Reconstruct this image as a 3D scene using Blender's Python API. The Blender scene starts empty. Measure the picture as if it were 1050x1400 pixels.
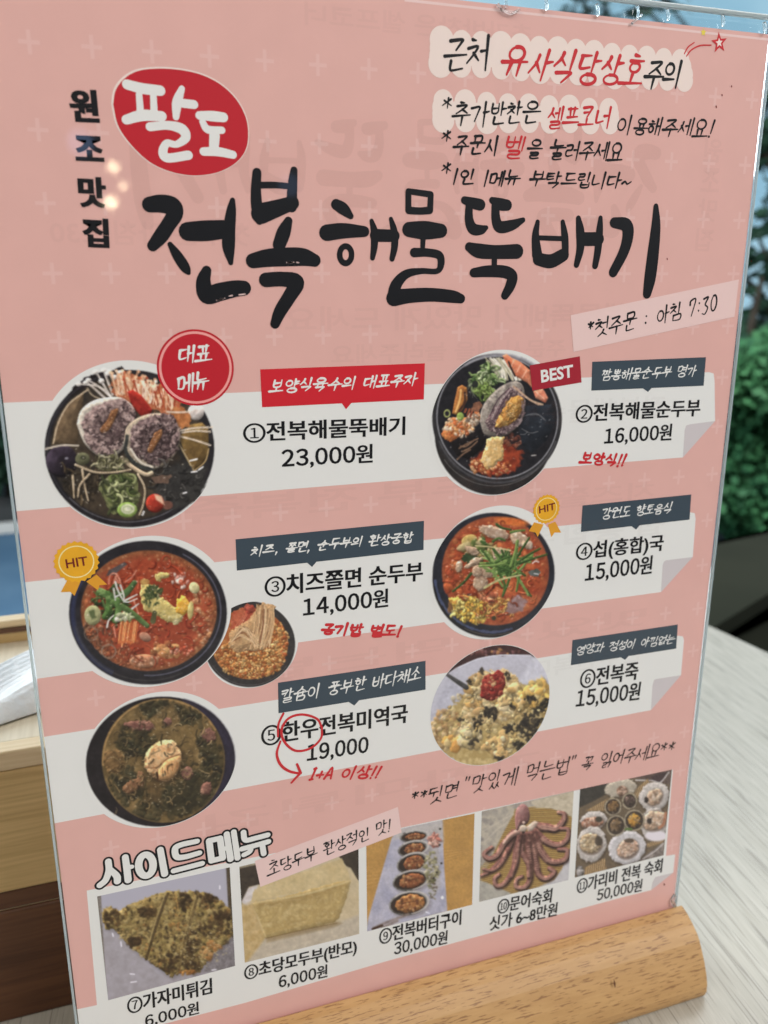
import bpy, math, random
import numpy as np
from mathutils import Vector, Matrix
from mathutils.geometry import delaunay_2d_cdt

random.seed(7)
SC = bpy.context.scene
COL = SC.collection
MM = 0.001

# ------------------------------------------------------------------ camera, world, light
# sheet coordinates: x right along the board, y up the board, z out of it towards the viewer (millimetres);
# world: X = x, Z = y, Y = -z
F_PX = 1155.83
RC = np.array([[0.945827491, -0.000159391, 0.324669574],
               [-0.0875685422, -0.963065079, 0.254631901],
               [0.312637342, -0.269268693, -0.910907384]])
CC = np.array([20.28139, 228.09638, 216.91075])
TC = -RC @ CC


def w3(x, y, z=0.0):
    return Vector((x * MM, -z * MM, y * MM))


def wd(v):
    return Vector((v[0], -v[2], v[1]))


cam_d = bpy.data.cameras.new('camera')
cam = bpy.data.objects.new('camera', cam_d)
COL.objects.link(cam)
r_, d_, f_ = wd(RC[0]), wd(RC[1]), wd(RC[2])
M = Matrix((r_, -d_, -f_)).transposed().to_4x4()
M.translation = w3(*CC)
cam.matrix_world = M
cam_d.sensor_fit = 'VERTICAL'
cam_d.sensor_height = 36.0
cam_d.lens = F_PX / 1400 * 36.0
cam_d.clip_start = 0.01
cam_d.clip_end = 200
cam_d.dof.use_dof = True
cam_d.dof.focus_distance = 0.236
cam_d.dof.aperture_fstop = 15.0
SC.camera = cam

world = bpy.data.worlds.new('World')
SC.world = world
world.use_nodes = True
bg = world.node_tree.nodes['Background']
bg.inputs[0].default_value = (0.80, 0.86, 0.92, 1)
bg.inputs[1].default_value = 0.11


def area(name, loc, target, size, power, color, size_y=None):
    l = bpy.data.lights.new(name, 'AREA')
    l.shape = 'RECTANGLE'
    l.size = size
    l.size_y = size_y or size
    l.energy = power
    l.color = color
    o = bpy.data.objects.new(name, l)
    COL.objects.link(o)
    o.location = loc
    o.rotation_euler = (Vector(target) - Vector(loc)).to_track_quat('-Z', 'Y').to_euler()
    return o


def bulb(name, loc, radius, power, color):
    l = bpy.data.lights.new(name, 'POINT')
    l.shadow_soft_size = radius
    l.energy = power
    l.color = color
    o = bpy.data.objects.new(name, l)
    COL.objects.link(o)
    o.location = loc
    return o


area('front_light', (0.95, -1.10, 1.25), (0.12, 0, 0.16), 1.1, 26.5, (1.0, 0.985, 0.955))
area('front_light', (-0.75, -0.55, 0.95), (-0.12, 0.06, 0.0), 0.7, 6.5, (1.0, 0.90, 0.76))  # warm fill added from the left front to brighten the napkin box
area('window_light', (1.9, 1.0, 1.75), (0.35, 0.1, 0), 1.3, 9.5, (0.80, 0.92, 1.0))
area('window_light', (-1.0, 1.5, 1.0), (-0.1, 0.1, 0.05), 1.2, 40.0, (0.88, 0.95, 1.0))
area('foliage_fill', (1.6, 1.7, 2.6), (2.9, 3.6, -0.2), 2.0, 160.0, (1.0, 1.0, 0.95))  # area lamp added above the shrubs to brighten their leaves


def reflected(px, py, dist):
    """the point of the room that the board mirrors at sheet point (px, py)"""
    v = np.array([px, py, 0.0]) - CC
    v = v / np.linalg.norm(v)
    v[2] = -v[2]
    p = np.array([px, py, 0.0]) + v * dist
    return w3(*p)


for (px, py, r, pw) in ((29.1, 252.1, 0.0095, 0.20), (30.9, 248.0, 0.008, 0.09), (28.0, 244.4, 0.011, 0.32)):
    bulb('ceiling_bulb', reflected(px, py, 1500), r, pw, (1.0, 0.80, 0.50))
bulb('cool_bulb', reflected(22.4, 257.0, 1500), 0.022, 0.11, (0.35, 0.55, 1.0))
bulb('cool_bulb', reflected(70.2, 249.5, 1500), 0.020, 0.035, (0.35, 0.55, 1.0))

SC.view_settings.view_transform = 'Standard'
SC.view_settings.look = 'None'
SC.view_settings.exposure = 0.0
SC.view_settings.gamma = 1.0
SC.view_settings.use_curve_mapping = False
SC.render.film_transparent = False
SC.cycles.use_denoising = True
SC.cycles.max_bounces = 8
SC.cycles.transparent_max_bounces = 12

# ------------------------------------------------------------------ helpers: photo pixel -> sheet
H = np.column_stack([RC[:, 0], RC[:, 1], TC])
H = np.array([[F_PX, 0, 525], [0, F_PX, 700], [0, 0, 1]]) @ H
HI = np.linalg.inv(H)


def S(x, y):
    """a point measured on the print -> millimetres on the sheet"""
    q = HI @ np.array([x, y, 1.0])
    return q[:2] / q[2]


def SA(a):
    a = np.asarray(a, float)
    q = np.column_stack([a, np.ones(len(a))]) @ HI.T
    return q[:, :2] / q[:, 2:]


def to_px(a):
    a = np.asarray(a, float)
    q = np.column_stack([a, np.ones(len(a))]) @ H.T
    return q[:, :2] / q[:, 2:]


def lin(c):
    c = np.asarray(c, float) / 255.0
    return np.where(c <= 0.04045, c / 12.92, ((c + 0.055) / 1.055) ** 2.4)


PAPER = (212, 213, 206)


def ink(c):
    """printed colour: how it looks beside the paper white -> reflectance"""
    v = lin(c) / lin(PAPER) * 0.80
    return tuple(np.clip(v, 0.003, 0.9))


# ------------------------------------------------------------------ materials
MATS = {}


def nodes(name):
    m = bpy.data.materials.new(name)
    m.use_nodes = True
    nt = m.node_tree
    return m, nt, nt.nodes['Principled BSDF']


def print_mat(name, rgb, mottling=0.03, scale=90.0):
    """printed paper behind clear plastic: slight mottling of the ink, sharp clear gloss over it"""
    if name in MATS:
        return MATS[name]
    m, nt, b = nodes(name)
    tc = nt.nodes.new('ShaderNodeTexCoord')
    no = nt.nodes.new('ShaderNodeTexNoise')
    no.inputs['Scale'].default_value = scale
    no.inputs['Detail'].default_value = 6
    nt.links.new(tc.outputs['Object'], no.inputs['Vector'])
    mr = nt.nodes.new('ShaderNodeMapRange')
    mr.inputs[3].default_value = 1 - mottling
    mr.inputs[4].default_value = 1 + mottling
    nt.links.new(no.outputs['Fac'], mr.inputs[0])
    mx = nt.nodes.new('ShaderNodeVectorMath')
    mx.operation = 'SCALE'
    mx.inputs[0].default_value = rgb
    nt.links.new(mr.outputs[0], mx.inputs['Scale'])
    nt.links.new(mx.outputs[0], b.inputs['Base Color'])
    gloss(b)
    MATS[name] = m
    return m


def gloss(b):
    b.inputs['Roughness'].default_value = 0.55
    b.inputs['Specular IOR Level'].default_value = 0.2
    b.inputs['Coat Weight'].default_value = 0.5
    b.inputs['Coat Roughness'].default_value = 0.035
    b.inputs['Coat IOR'].default_value = 1.45


def ghost_mat(name, rgb, alpha):
    """ink of the back page showing faintly through the paper"""
    m, nt, b = nodes(name)
    b.inputs['Base Color'].default_value = (*rgb, 1)
    b.inputs['Alpha'].default_value = alpha * 0.6
    b.inputs['Roughness'].default_value = 0.6
    b.inputs['Specular IOR Level'].default_value = 0.0
    return m


def photo_mat():
    m, nt, b = nodes('photo_print')
    a = nt.nodes.new('ShaderNodeVertexColor')
    a.layer_name = 'Col'
    nt.links.new(a.outputs['Color'], b.inputs['Base Color'])
    gloss(b)
    return m


M_PINK = print_mat('pink_print', ink((207, 163, 152)), 0.05)
M_WHITE = print_mat('white_print', ink((212, 213, 206)), 0.015)
M_CREAM = print_mat('cream_print', ink((220, 204, 192)), 0.02)
M_STRIP = print_mat('blush_print', ink((216, 188, 180)), 0.02)
M_CROSS = print_mat('pale_pink_print', ink((211, 172, 162)), 0.02)
M_FOLD = print_mat('grey_print', ink((190, 184, 182)), 0.02)
M_BLACK = print_mat('black_ink', ink((19, 19, 22)), 0.1)
M_TITLE = print_mat('title_ink', ink((17, 18, 22)), 0.25, 300)
M_RED = print_mat('red_ink', ink((176, 34, 44)), 0.05)
M_REDTEXT = print_mat('red_text_ink', ink((186, 42, 48)), 0.05)
M_BRIGHTRED = print_mat('bright_red_ink', ink((190, 36, 46)), 0.05)
M_CRIMSON = print_mat('dark_red_ink', ink((150, 36, 48)), 0.05)
M_SLATE = print_mat('slate_ink', ink((58, 70, 78)), 0.05)
M_GOLD = print_mat('gold_ink', ink((214, 158, 40)), 0.16, 160)
M_GOLDDARK = print_mat('dark_gold_ink', ink((206, 146, 46)), 0.15, 160)
M_GOLDPALE = print_mat('pale_gold_ink', ink((238, 214, 150)), 0.05)
M_MAROON = print_mat('maroon_ink', ink((104, 30, 30)), 0.05)
M_STAMPLINE = print_mat('stamp_line_ink', ink((222, 150, 142)), 0.05)
M_YELLOW = print_mat('yellow_ink', ink((214, 196, 80)), 0.05)
M_PHOTO = photo_mat()
M_GHOST = ghost_mat('show_through_ink', (0.30, 0.16, 0.13), 0.10)
M_GHOST2 = ghost_mat('show_through_text', (0.30, 0.17, 0.15), 0.055)


def wood_mat(name, dark, light, stretch, grain=1.0, fleck=None, rough=0.45, bump=0.15, axis_rot=0.0, fine=1.0):
    """wood whose grain runs along X before rotation"""
    m, nt, b = nodes(name)
    tc = nt.nodes.new('ShaderNodeTexCoord')
    mp = nt.nodes.new('ShaderNodeMapping')
    mp.inputs['Rotation'].default_value = (0, 0, axis_rot)
    mp2 = nt.nodes.new('ShaderNodeMapping')
    mp2.inputs['Scale'].default_value = stretch
    nt.links.new(tc.outputs['Object'], mp.inputs['Vector'])
    nt.links.new(mp.outputs[0], mp2.inputs['Vector'])
    n1 = nt.nodes.new('ShaderNodeTexNoise')
    n1.inputs['Scale'].default_value = grain
    n1.inputs['Detail'].default_value = 8
    n1.inputs['Roughness'].default_value = 0.65
    nt.links.new(mp2.outputs[0], n1.inputs['Vector'])
    n2 = nt.nodes.new('ShaderNodeTexNoise')
    n2.inputs['Scale'].default_value = grain * 5 * fine
    n2.inputs['Detail'].default_value = 4
    nt.links.new(mp2.outputs[0], n2.inputs['Vector'])
    ad = nt.nodes.new('ShaderNodeMath')
    ad.operation = 'ADD'
    nt.links.new(n1.outputs['Fac'], ad.inputs[0])
    nt.links.new(n2.outputs['Fac'], ad.inputs[1])
    cr = nt.nodes.new('ShaderNodeValToRGB')
    cr.color_ramp.elements[0].position = 0.38
    cr.color_ramp.elements[0].color = (*dark, 1)
    cr.color_ramp.elements[1].position = 0.62
    cr.color_ramp.elements[1].color = (*light, 1)
    hf = nt.nodes.new('ShaderNodeMath')
    hf.operation = 'MULTIPLY'
    hf.inputs[1].default_value = 0.5
    nt.links.new(ad.outputs[0], hf.inputs[0])
    nt.links.new(hf.outputs[0], cr.inputs[0])
    out = cr.outputs[0]
    if fleck:
        mp3 = nt.nodes.new('ShaderNodeMapping')
        mp3.inputs['Scale'].default_value = fleck[1]
        nt.links.new(mp.outputs[0], mp3.inputs['Vector'])
        n3 = nt.nodes.new('ShaderNodeTexNoise')
        n3.inputs['Scale'].default_value = 1.0
        n3.inputs['Detail'].default_value = 2
        nt.links.new(mp3.outputs[0], n3.inputs['Vector'])
        r3 = nt.nodes.new('ShaderNodeMapRange')
        r3.inputs[1].default_value = fleck[2]
        r3.inputs[2].default_value = fleck[2] + 0.05
        r3.inputs[3].default_value = 0.0
        r3.inputs[4].default_value = fleck[3]
        nt.links.new(n3.outputs['Fac'], r3.inputs[0])
        mx = nt.nodes.new('ShaderNodeMix')
        mx.data_type = 'RGBA'
        nt.links.new(r3.outputs[0], mx.inputs[0])
        nt.links.new(out, mx.inputs[6])
        mx.inputs[7].default_value = (*fleck[0], 1)
        out = mx.outputs[2]
    nt.links.new(out, b.inputs['Base Color'])
    b.inputs['Roughness'].default_value = rough
    bp = nt.nodes.new('ShaderNodeBump')
    bp.inputs['Strength'].default_value = bump
    bp.inputs['Distance'].default_value = 0.0006
    nt.links.new(hf.outputs[0], bp.inputs['Height'])
    nt.links.new(bp.outputs[0], b.inputs['Normal'])
    return m


def plain_mat(name, c1, c2, scale=20.0, rough=0.7, bump=0.0, bscale=200.0, dist=0.001):
    m, nt, b = nodes(name)
    tc = nt.nodes.new('ShaderNodeTexCoord')
    no = nt.nodes.new('ShaderNodeTexNoise')
    no.inputs['Scale'].default_value = scale
    no.inputs['Detail'].default_value = 5
    nt.links.new(tc.outputs['Object'], no.inputs['Vector'])
    cr = nt.nodes.new('ShaderNodeValToRGB')
    cr.color_ramp.elements[0].position = 0.35
    cr.color_ramp.elements[1].position = 0.65
    cr.color_ramp.elements[0].color = (*c1, 1)
    cr.color_ramp.elements[1].color = (*c2, 1)
    nt.links.new(no.outputs['Fac'], cr.inputs[0])
    nt.links.new(cr.outputs[0], b.inputs['Base Color'])
    b.inputs['Roughness'].default_value = rough
    if bump:
        n2 = nt.nodes.new('ShaderNodeTexNoise')
        n2.inputs['Scale'].default_value = bscale
        nt.links.new(tc.outputs['Object'], n2.inputs['Vector'])
        bp = nt.nodes.new('ShaderNodeBump')
        bp.inputs['Strength'].default_value = bump
        bp.inputs['Distance'].default_value = dist
        nt.links.new(n2.outputs['Fac'], bp.inputs['Height'])
        nt.links.new(bp.outputs[0], b.inputs['Normal'])
    return m


# ------------------------------------------------------------------ object helpers
def tag(o, label=None, cat=None, group=None, kind=None):
    if label:
        o['label'] = label
    if cat:
        o['category'] = cat
    if group:
        o['group'] = group
    if kind:
        o['kind'] = kind
    return o


def mesh_obj(name, verts, faces, mat, parent=None, smooth=False):
    me = bpy.data.meshes.new(name)
    me.from_pydata([tuple(v) for v in verts], [], faces)
    me.materials.append(mat)
    if smooth:
        me.polygons.foreach_set('use_smooth', [True] * len(me.polygons))
    me.update()
    o = bpy.data.objects.new(name, me)
    COL.objects.link(o)
    if parent is not None:
        o.parent = parent
    return o


def empty(name, loc=(0, 0, 0)):
    o = bpy.data.objects.new(name, None)
    o.location = loc
    COL.objects.link(o)
    return o


LAYER = 0.014   # millimetres between printed layers


def union(polys):
    """overlapping convex shapes -> one clean triangulated region"""
    V, Fc = [], []
    for p in polys:
        p = np.asarray(p, float)
        a = p[:, 0] * np.roll(p[:, 1], -1) - p[:, 1] * np.roll(p[:, 0], -1)
        if a.sum() < 0:
            p = p[::-1]
        k = len(V)
        V += [Vector((x, y)) for x, y in p]
        Fc.append(list(range(k, k + len(p))))
    r = delaunay_2d_cdt(V, [], Fc, 1, 1e-4)
    fs = [f for f, src in zip(r[2], r[5]) if src]
    return [(v.x, v.y) for v in r[0]], fs


def flat(name, polys, level, mat, parent, label=None, join=False):
    """a printed shape on the sheet; polys in sheet millimetres"""
    if join:
        vs, fs = union(polys)
    else:
        vs, fs = [], []
        for p in polys:
            v, f = union([p])
            k = len(vs)
            vs += v
            fs += [[i + k for i in q] for q in f]
    o = mesh_obj(name, [w3(x, y, level * LAYER) for x, y in vs], fs, mat, parent)
    if label:
        o['label'] = label
    return o


def disc(cx, cy, r, n=96, ry=None, rot=0.0):
    ry = ry or r
    t = np.linspace(0, 2 * math.pi, n, endpoint=False)
    x, y = r * np.cos(t), ry * np.sin(t)
    c, s = math.cos(rot), math.sin(rot)
    return np.column_stack([cx + c * x - s * y, cy + s * x + c * y])


def ringpoly(cx, cy, r0, r1, n=96):
    out = []
    for i in range(n):
        a, b = 2 * math.pi * i / n, 2 * math.pi * (i + 1) / n
        out.append([(cx + r0 * math.cos(a), cy + r0 * math.sin(a)), (cx + r1 * math.cos(a), cy + r1 * math.sin(a)),
                    (cx + r1 * math.cos(b), cy + r1 * math.sin(b)), (cx + r0 * math.cos(b), cy + r0 * math.sin(b))])
    return out


def smooth_line(p, n=5):
    """Catmull-Rom through points (any number of columns)"""
    p = np.asarray(p, float)
    if len(p) < 3:
        return p
    q = np.vstack([2 * p[0] - p[1], p, 2 * p[-1] - p[-2]])
    out = []
    for i in range(1, len(q) - 2):
        a, b, c, d = q[i - 1], q[i], q[i + 1], q[i + 2]
        for t in np.linspace(0, 1, n, endpoint=False):
            out.append(0.5 * (2 * b + (c - a) * t + (2 * a - 5 * b + 4 * c - d) * t * t + (3 * b - a - 3 * c + d) * t ** 3))
    out.append(p[-1])
    return np.array(out)


def brush(line, seg=10):
    """variable-width stroke (x, y, radius) -> list of convex pieces"""
    polys = []
    for i, (x, y, r) in enumerate(line):
        polys.append(disc(x, y, max(r, 0.02), seg, rot=i * 0.37))
        if i:
            x0, y0, r0 = line[i - 1]
            d = np.array([x - x0, y - y0])
            L = np.hypot(*d)
            if L > 1e-6:
                nrm = np.array([-d[1], d[0]]) / L
                polys.append(np.array([(x0, y0) + nrm * r0, (x0, y0) - nrm * r0, (x, y) - nrm * r, (x, y) + nrm * r]))
    return polys


# ------------------------------------------------------------------ lettering: printed gothic type
TYPE_CURVE = bpy.data.curves.new('type', 'FONT')
TYPE_OBJ = bpy.data.objects.new('type', TYPE_CURVE)
TYPE_CACHE = {}


def type_mesh(body, bold):
    if (body, bold) not in TYPE_CACHE:
        TYPE_CURVE.body = body
        TYPE_CURVE.size = 1.0
        TYPE_CURVE.offset = bold
        TYPE_CURVE.resolution_u = 3
        me = bpy.data.meshes.new_from_object(TYPE_OBJ)
        TYPE_CACHE[(body, bold)] = (np.array([v.co[:2] for v in me.vertices]), [list(p.vertices) for p in me.polygons])
        bpy.data.meshes.remove(me)
    return TYPE_CACHE[(body, bold)]


def figures(num, bold, gap=0.085):
    """figures of the gothic face set close together"""
    vs, fs, x = [], [], 0.0
    for ch in num:
        v, f = type_mesh(chr(ord(ch) + 0xFEE0) if ch.isdigit() else ch, bold)
        k = len(vs)
        lo = v[:, 0].min()
        pad = 0.03 if ch == '1' else 0.0
        vs.extend([(a - lo + x + pad, c) for a, c in v])
        fs.extend([[i + k for i in g] for g in f])
        x += v[:, 0].max() - lo + gap + 2 * pad
    return np.array(vs), fs


def type_set(body, bold):
    """a line of type: circled numbers as ring and figure, tall narrow figures before the won sign"""
    nums = '①②③④⑤⑥⑦⑧⑨⑩⑪'
    vs, fs, x = [], [], 0.0

    def add(v, f, sx=1.0, sy=1.0, dx=0.0, dy=0.0):
        k = len(vs)
        lo = v[:, 0].min()
        q = np.column_stack([(v[:, 0] - lo) * sx + dx, v[:, 1] * sy + dy])
        vs.extend(map(tuple, q))
        fs.extend([[i + k for i in g] for g in f])
        return q[:, 0].max()
    if body[0] in nums:
        n = nums.index(body[0]) + 1
        t = np.linspace(0, 2 * math.pi, 40, endpoint=False)
        k = len(vs)
        for r in (0.385, 0.468):
            vs.extend([(0.465 + r * math.cos(a), 0.335 + r * math.sin(a)) for a in t])
        fs.extend([[k + i, k + (i + 1) % 40, k + 40 + (i + 1) % 40, k + 40 + i][::-1] for i in range(40)])
        v, f = figures(str(n), 0.0, 0.07)
        w = v[:, 0].max() - v[:, 0].min()
        hh = v[:, 1].max() - v[:, 1].min()
        sc = (0.46 if n > 9 else 0.50) / hh
        sx = sc * (0.74 if n > 9 else 0.95)
        add(v, f, sx, sc, 0.465 - w * sx / 2, 0.335 - sc * (v[:, 1].max() + v[:, 1].min()) / 2)
        x = 0.98
        body = body[1:]
    if body[0].isdigit() and body[-1] in '원0' and len(body) > 4:
        num = body.rstrip('원')
        v, f = figures(num, bold)
        x = add(v, f, 1.0, 1.05, x) + 0.05
        body = body[len(num):]
    if body:
        v, f = type_mesh(body, bold)
        add(v, f, 1, 1, x)
    return np.array(vs), fs


def frame3(bl, br, tl):
    """three corners measured on the print -> affine frame on the sheet"""
    a, b, c = S(*bl), S(*br), S(*tl)
    return a, b - a, c - a


def typed(name, body, bl, br, tl, level, mat, parent, bold=0.012, label=None, mirror=False, sheet=None, strike=0.0):
    vs, fs = type_set(body, bold)
    lo, hi = vs.min(0), vs.max(0)
    u = (vs - lo) / (hi - lo)
    if sheet:
        o, ex, ey = [np.array(q, float) for q in sheet]
    else:
        o, ex, ey = frame3(bl, br, tl)
        ey = ey - ex * (ey @ ex) / (ex @ ex)       # keep the letters upright on their line
    p = o + u[:, :1] * ex + u[:, 1:] * ey
    if mirror:
        p[:, 0] = 210 - p[:, 0]
    v3 = [w3(x, y, level * LAYER) for x, y in p]
    if strike:                       # second strike beside the first for a heavier weight
        d = ex / np.linalg.norm(ex) * np.linalg.norm(ey) * strike
        k = len(v3)
        v3 += [w3(x + d[0], y + d[1], (level + .12) * LAYER) for x, y in p]
        fs = fs + [[q + k for q in f] for f in fs]
    ob = mesh_obj(name, v3, fs, mat, parent)
    if label:
        ob['label'] = label
    return ob


# ------------------------------------------------------------------ lettering: pen handwriting built from jamo strokes
def circ(cx, cy, rx, ry, n=12):
    t = np.linspace(-1.9, 2 * math.pi - 1.75, n)
    return [(cx + rx * math.cos(a), cy + ry * math.sin(a)) for a in t]


def fit(strokes, x0, y0, x1, y1):
    return [[(x0 + x * (x1 - x0), y0 + y * (y1 - y0)) for x, y in s] for s in strokes]


J = {}
J['ㄱ'] = [[(0, .12), (.85, .02), (.8, .3), (.45, 1)]]
J['ㄴ'] = [[(.12, 0), (.08, .8), (.3, .92), (1, .78)]]
J['ㄷ'] = [[(.1, .1), (.95, .03)], [(.14, .1), (.1, .82), (.35, .95), (1, .82)]]
J['ㄹ'] = [[(.1, .06), (.85, .0), (.8, .42), (.15, .5), (.1, .88), (.4, 1), (1, .88)]]
J['ㅁ'] = [[(.12, .06), (.1, .95)], [(.12, .08), (.9, .0), (.85, .92), (.1, .95)]]
J['ㅂ'] = [[(.1, 0), (.12, .95), (.85, .92), (.9, -.05)], [(.12, .5), (.86, .44)]]
J['ㅅ'] = [[(.58, 0), (.45, .45), (.0, 1)], [(.46, .42), (.95, .92)]]
J['ㅇ'] = [circ(.5, .5, .46, .48)]
J['ㅈ'] = [[(.05, .14), (.88, .03), (.55, .5), (.0, 1)], [(.55, .5), (1, .92)]]
J['ㅊ'] = [[(.35, -.1), (.65, -.06)]] + fit(J['ㅈ'], 0, .18, 1, 1)
J['ㅋ'] = J['ㄱ'] + [[(.08, .52), (.75, .42)]]
J['ㅌ'] = J['ㄷ'] + [[(.12, .5), (.9, .43)]]
J['ㅍ'] = [[(.05, .08), (.95, .02)], [(.3, .08), (.36, .88)], [(.7, .05), (.64, .86)], [(0, .96), (1, .86)]]
J['ㅎ'] = [[(.35, -.05), (.65, .0)], [(.05, .26), (.95, .2)], circ(.5, .7, .33, .3)]
for d, s in (('ㄲ', 'ㄱ'), ('ㄸ', 'ㄷ'), ('ㅃ', 'ㅂ'), ('ㅆ', 'ㅅ'), ('ㅉ', 'ㅈ')):
    J[d] = fit(J[s], 0, 0, .46, 1) + fit(J[s], .52, 0, 1, 1)
for d, (a, b) in {'ㄺ': 'ㄹㄱ', 'ㅄ': 'ㅂㅅ', 'ㄶ': 'ㄴㅎ'}.items():
    J[d] = fit(J[a], 0, 0, .46, 1) + fit(J[b], .54, 0, 1, 1)
V_ = {'ㅏ': [[(.35, 0), (.3, 1)], [(.33, .45), (.95, .4)]], 'ㅑ': [[(.35, 0), (.3, 1)], [(.33, .33), (.9, .28)], [(.33, .58), (.9, .53)]],
      'ㅓ': [[(.75, 0), (.7, 1)], [(.05, .45), (.72, .42)]], 'ㅕ': [[(.75, 0), (.7, 1)], [(.05, .32), (.72, .3)], [(.05, .58), (.72, .55)]],
      'ㅣ': [[(.5, 0), (.44, 1)]], 'ㅐ': [[(.2, .05), (.16, .92)], [(.75, 0), (.7, 1)], [(.18, .47), (.72, .43)]],
      'ㅔ': [[(.5, .05), (.45, .92)], [(.9, 0), (.85, 1)], [(.0, .47), (.48, .43)]],
      'ㅖ': [[(.5, .05), (.45, .92)], [(.9, 0), (.85, 1)], [(.0, .33), (.48, .3)], [(.0, .6), (.48, .57)]],
      'ㅗ': [[(.5, 0), (.48, .75)], [(0, .85), (1, .74)]], 'ㅛ': [[(.35, 0), (.36, .75)], [(.66, 0), (.63, .75)], [(0, .88), (1, .76)]],
      'ㅜ': [[(0, .16), (1, .04)], [(.52, .12), (.48, 1)]], 'ㅠ': [[(0, .16), (1, .04)], [(.34, .12), (.26, .95)], [(.66, .1), (.64, 1)]],
      'ㅡ': [[(0, .5), (1, .4)]]}
COMP = {'ㅘ': 'ㅗㅏ', 'ㅙ': 'ㅗㅐ', 'ㅚ': 'ㅗㅣ', 'ㅝ': 'ㅜㅓ', 'ㅟ': 'ㅜㅣ', 'ㅢ': 'ㅡㅣ'}
CHO = 'ㄱㄲㄴㄷㄸㄹㅁㅂㅃㅅㅆㅇㅈㅉㅊㅋㅌㅍㅎ'
JUNG = 'ㅏㅐㅑㅒㅓㅔㅕㅖㅗㅘㅙㅚㅛㅜㅝㅞㅟㅠㅡㅢㅣ'
JONG = ['', 'ㄱ', 'ㄲ', 'ㄳ', 'ㄴ', 'ㄵ', 'ㄶ', 'ㄷ', 'ㄹ', 'ㄺ', 'ㄻ', 'ㄼ', 'ㄽ', 'ㄾ', 'ㄿ', 'ㅀ', 'ㅁ', 'ㅂ', 'ㅄ', 'ㅅ', 'ㅆ', 'ㅇ', 'ㅈ', 'ㅊ', 'ㅋ', 'ㅌ', 'ㅍ', 'ㅎ']
OTHER = {'1': (.25, [[(.6, 0), (.4, 1)]]), '!': (.28, [[(.75, -.05), (.45, .72)], [(.36, .92), (.34, .97)]]), '~': (.6, [[(0, .6), (.3, .45), (.6, .62), (1, .45)]]),
         '*': (.42, [[(.5, 0), (.5, .42)], [(.08, .1), (.92, .32)], [(.92, .08), (.08, .34)]]), ':': (.3, [[(.5, .3), (.5, .34)], [(.46, .75), (.46, .8)]]),
         ',': (.25, [[(.5, .85), (.3, 1.12)]]), '7': (.5, [[(.05, .3), (.1, .05), (.9, .0), (.4, 1)]]), '3': (.5, [[(.1, .08), (.8, .02), (.4, .42), (.85, .65), (.5, 1), (.05, .95)]]),
         '0': (.55, [circ(.5, .5, .42, .5)]), '+': (.5, [[(.5, .3), (.48, .85)], [(.05, .6), (.95, .55)]]), 'A': (.6, [[(.05, 1), (.5, 0), (.9, 1)], [(.2, .65), (.8, .6)]]),
         '"': (.4, [[(.3, 0), (.22, .22)], [(.7, 0), (.62, .22)]]), 'I': (.3, [[(.5, 0), (.45, 1)], [(.2, .03), (.75, 0)], [(.1, 1), (.8, .96)]]), ' ': (.42, [])}


def syllable(ch):
    if ch in OTHER:
        w, st = OTHER[ch]
        return w, fit(st, 0, 0, w, 1)
    k = ord(ch) - 0xAC00
    c, v, f = CHO[k // 588], JUNG[k % 588 // 28], JONG[k % 28]
    st = []
    if v in COMP:
        a, b = COMP[v]
        if f:
            st += fit(J[c], .05, .0, .55, .3) + fit(V_[a], 0, .32, .62, .58) + fit(V_[b], .62, -.05, 1.0, .62) + fit(J[f], .25, .68, .9, 1.02)
        else:
            st += fit(J[c], .05, .05, .55, .5) + fit(V_[a], 0, .52, .62, .9) + fit(V_[b], .62, -.05, 1.02, 1.02)
    elif v in 'ㅗㅛㅜㅠㅡ':
        if f:
            st += fit(J[c], .2, .0, .82, .34) + fit(V_[v], 0, .36, 1, .63) + fit(J[f], .2, .67, .82, 1.0)
        else:
            h = .55 if v in 'ㅗㅛ' else .48
            st += fit(J[c], .18, .0, .82, h) + fit(V_[v], 0, h + .03, 1, 1.0 if v != 'ㅡ' else .95)
    else:
        wide = v in 'ㅐㅔㅖ'
        xv = .5 if wide else .55
        if f:
            st += fit(J[c], .02, .04, xv - .04, .5) + fit(V_[v], xv, -.05, 1.0, .6) + fit(J[f], .22, .66, .92, 1.02)
        else:
            st += fit(J[c], .0, .16, xv - .03, .82) + fit(V_[v], xv, -.05, 1.02, 1.05)
    return .92, st


def pen_strokes(body, slant=0.12, jit=0.03, gap=0.14, seed=1):
    rng = random.Random(seed)
    x, out = 0.0, []
    for ch in body:
        w, st = syllable(ch)
        sc = 1 + rng.uniform(-1, 1) * jit * 2
        dy = rng.uniform(-1, 1) * jit * 1.6
        for s in st:
            jx, jy = rng.uniform(-1, 1) * jit, rng.uniform(-1, 1) * jit
            out.append([(x + (px + jx) * sc - slant * (py - .5), dy + .5 + (py + jy - .5) * sc) for px, py in s])
        x += w * sc + gap * rng.uniform(.7, 1.2)
    return out


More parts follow.
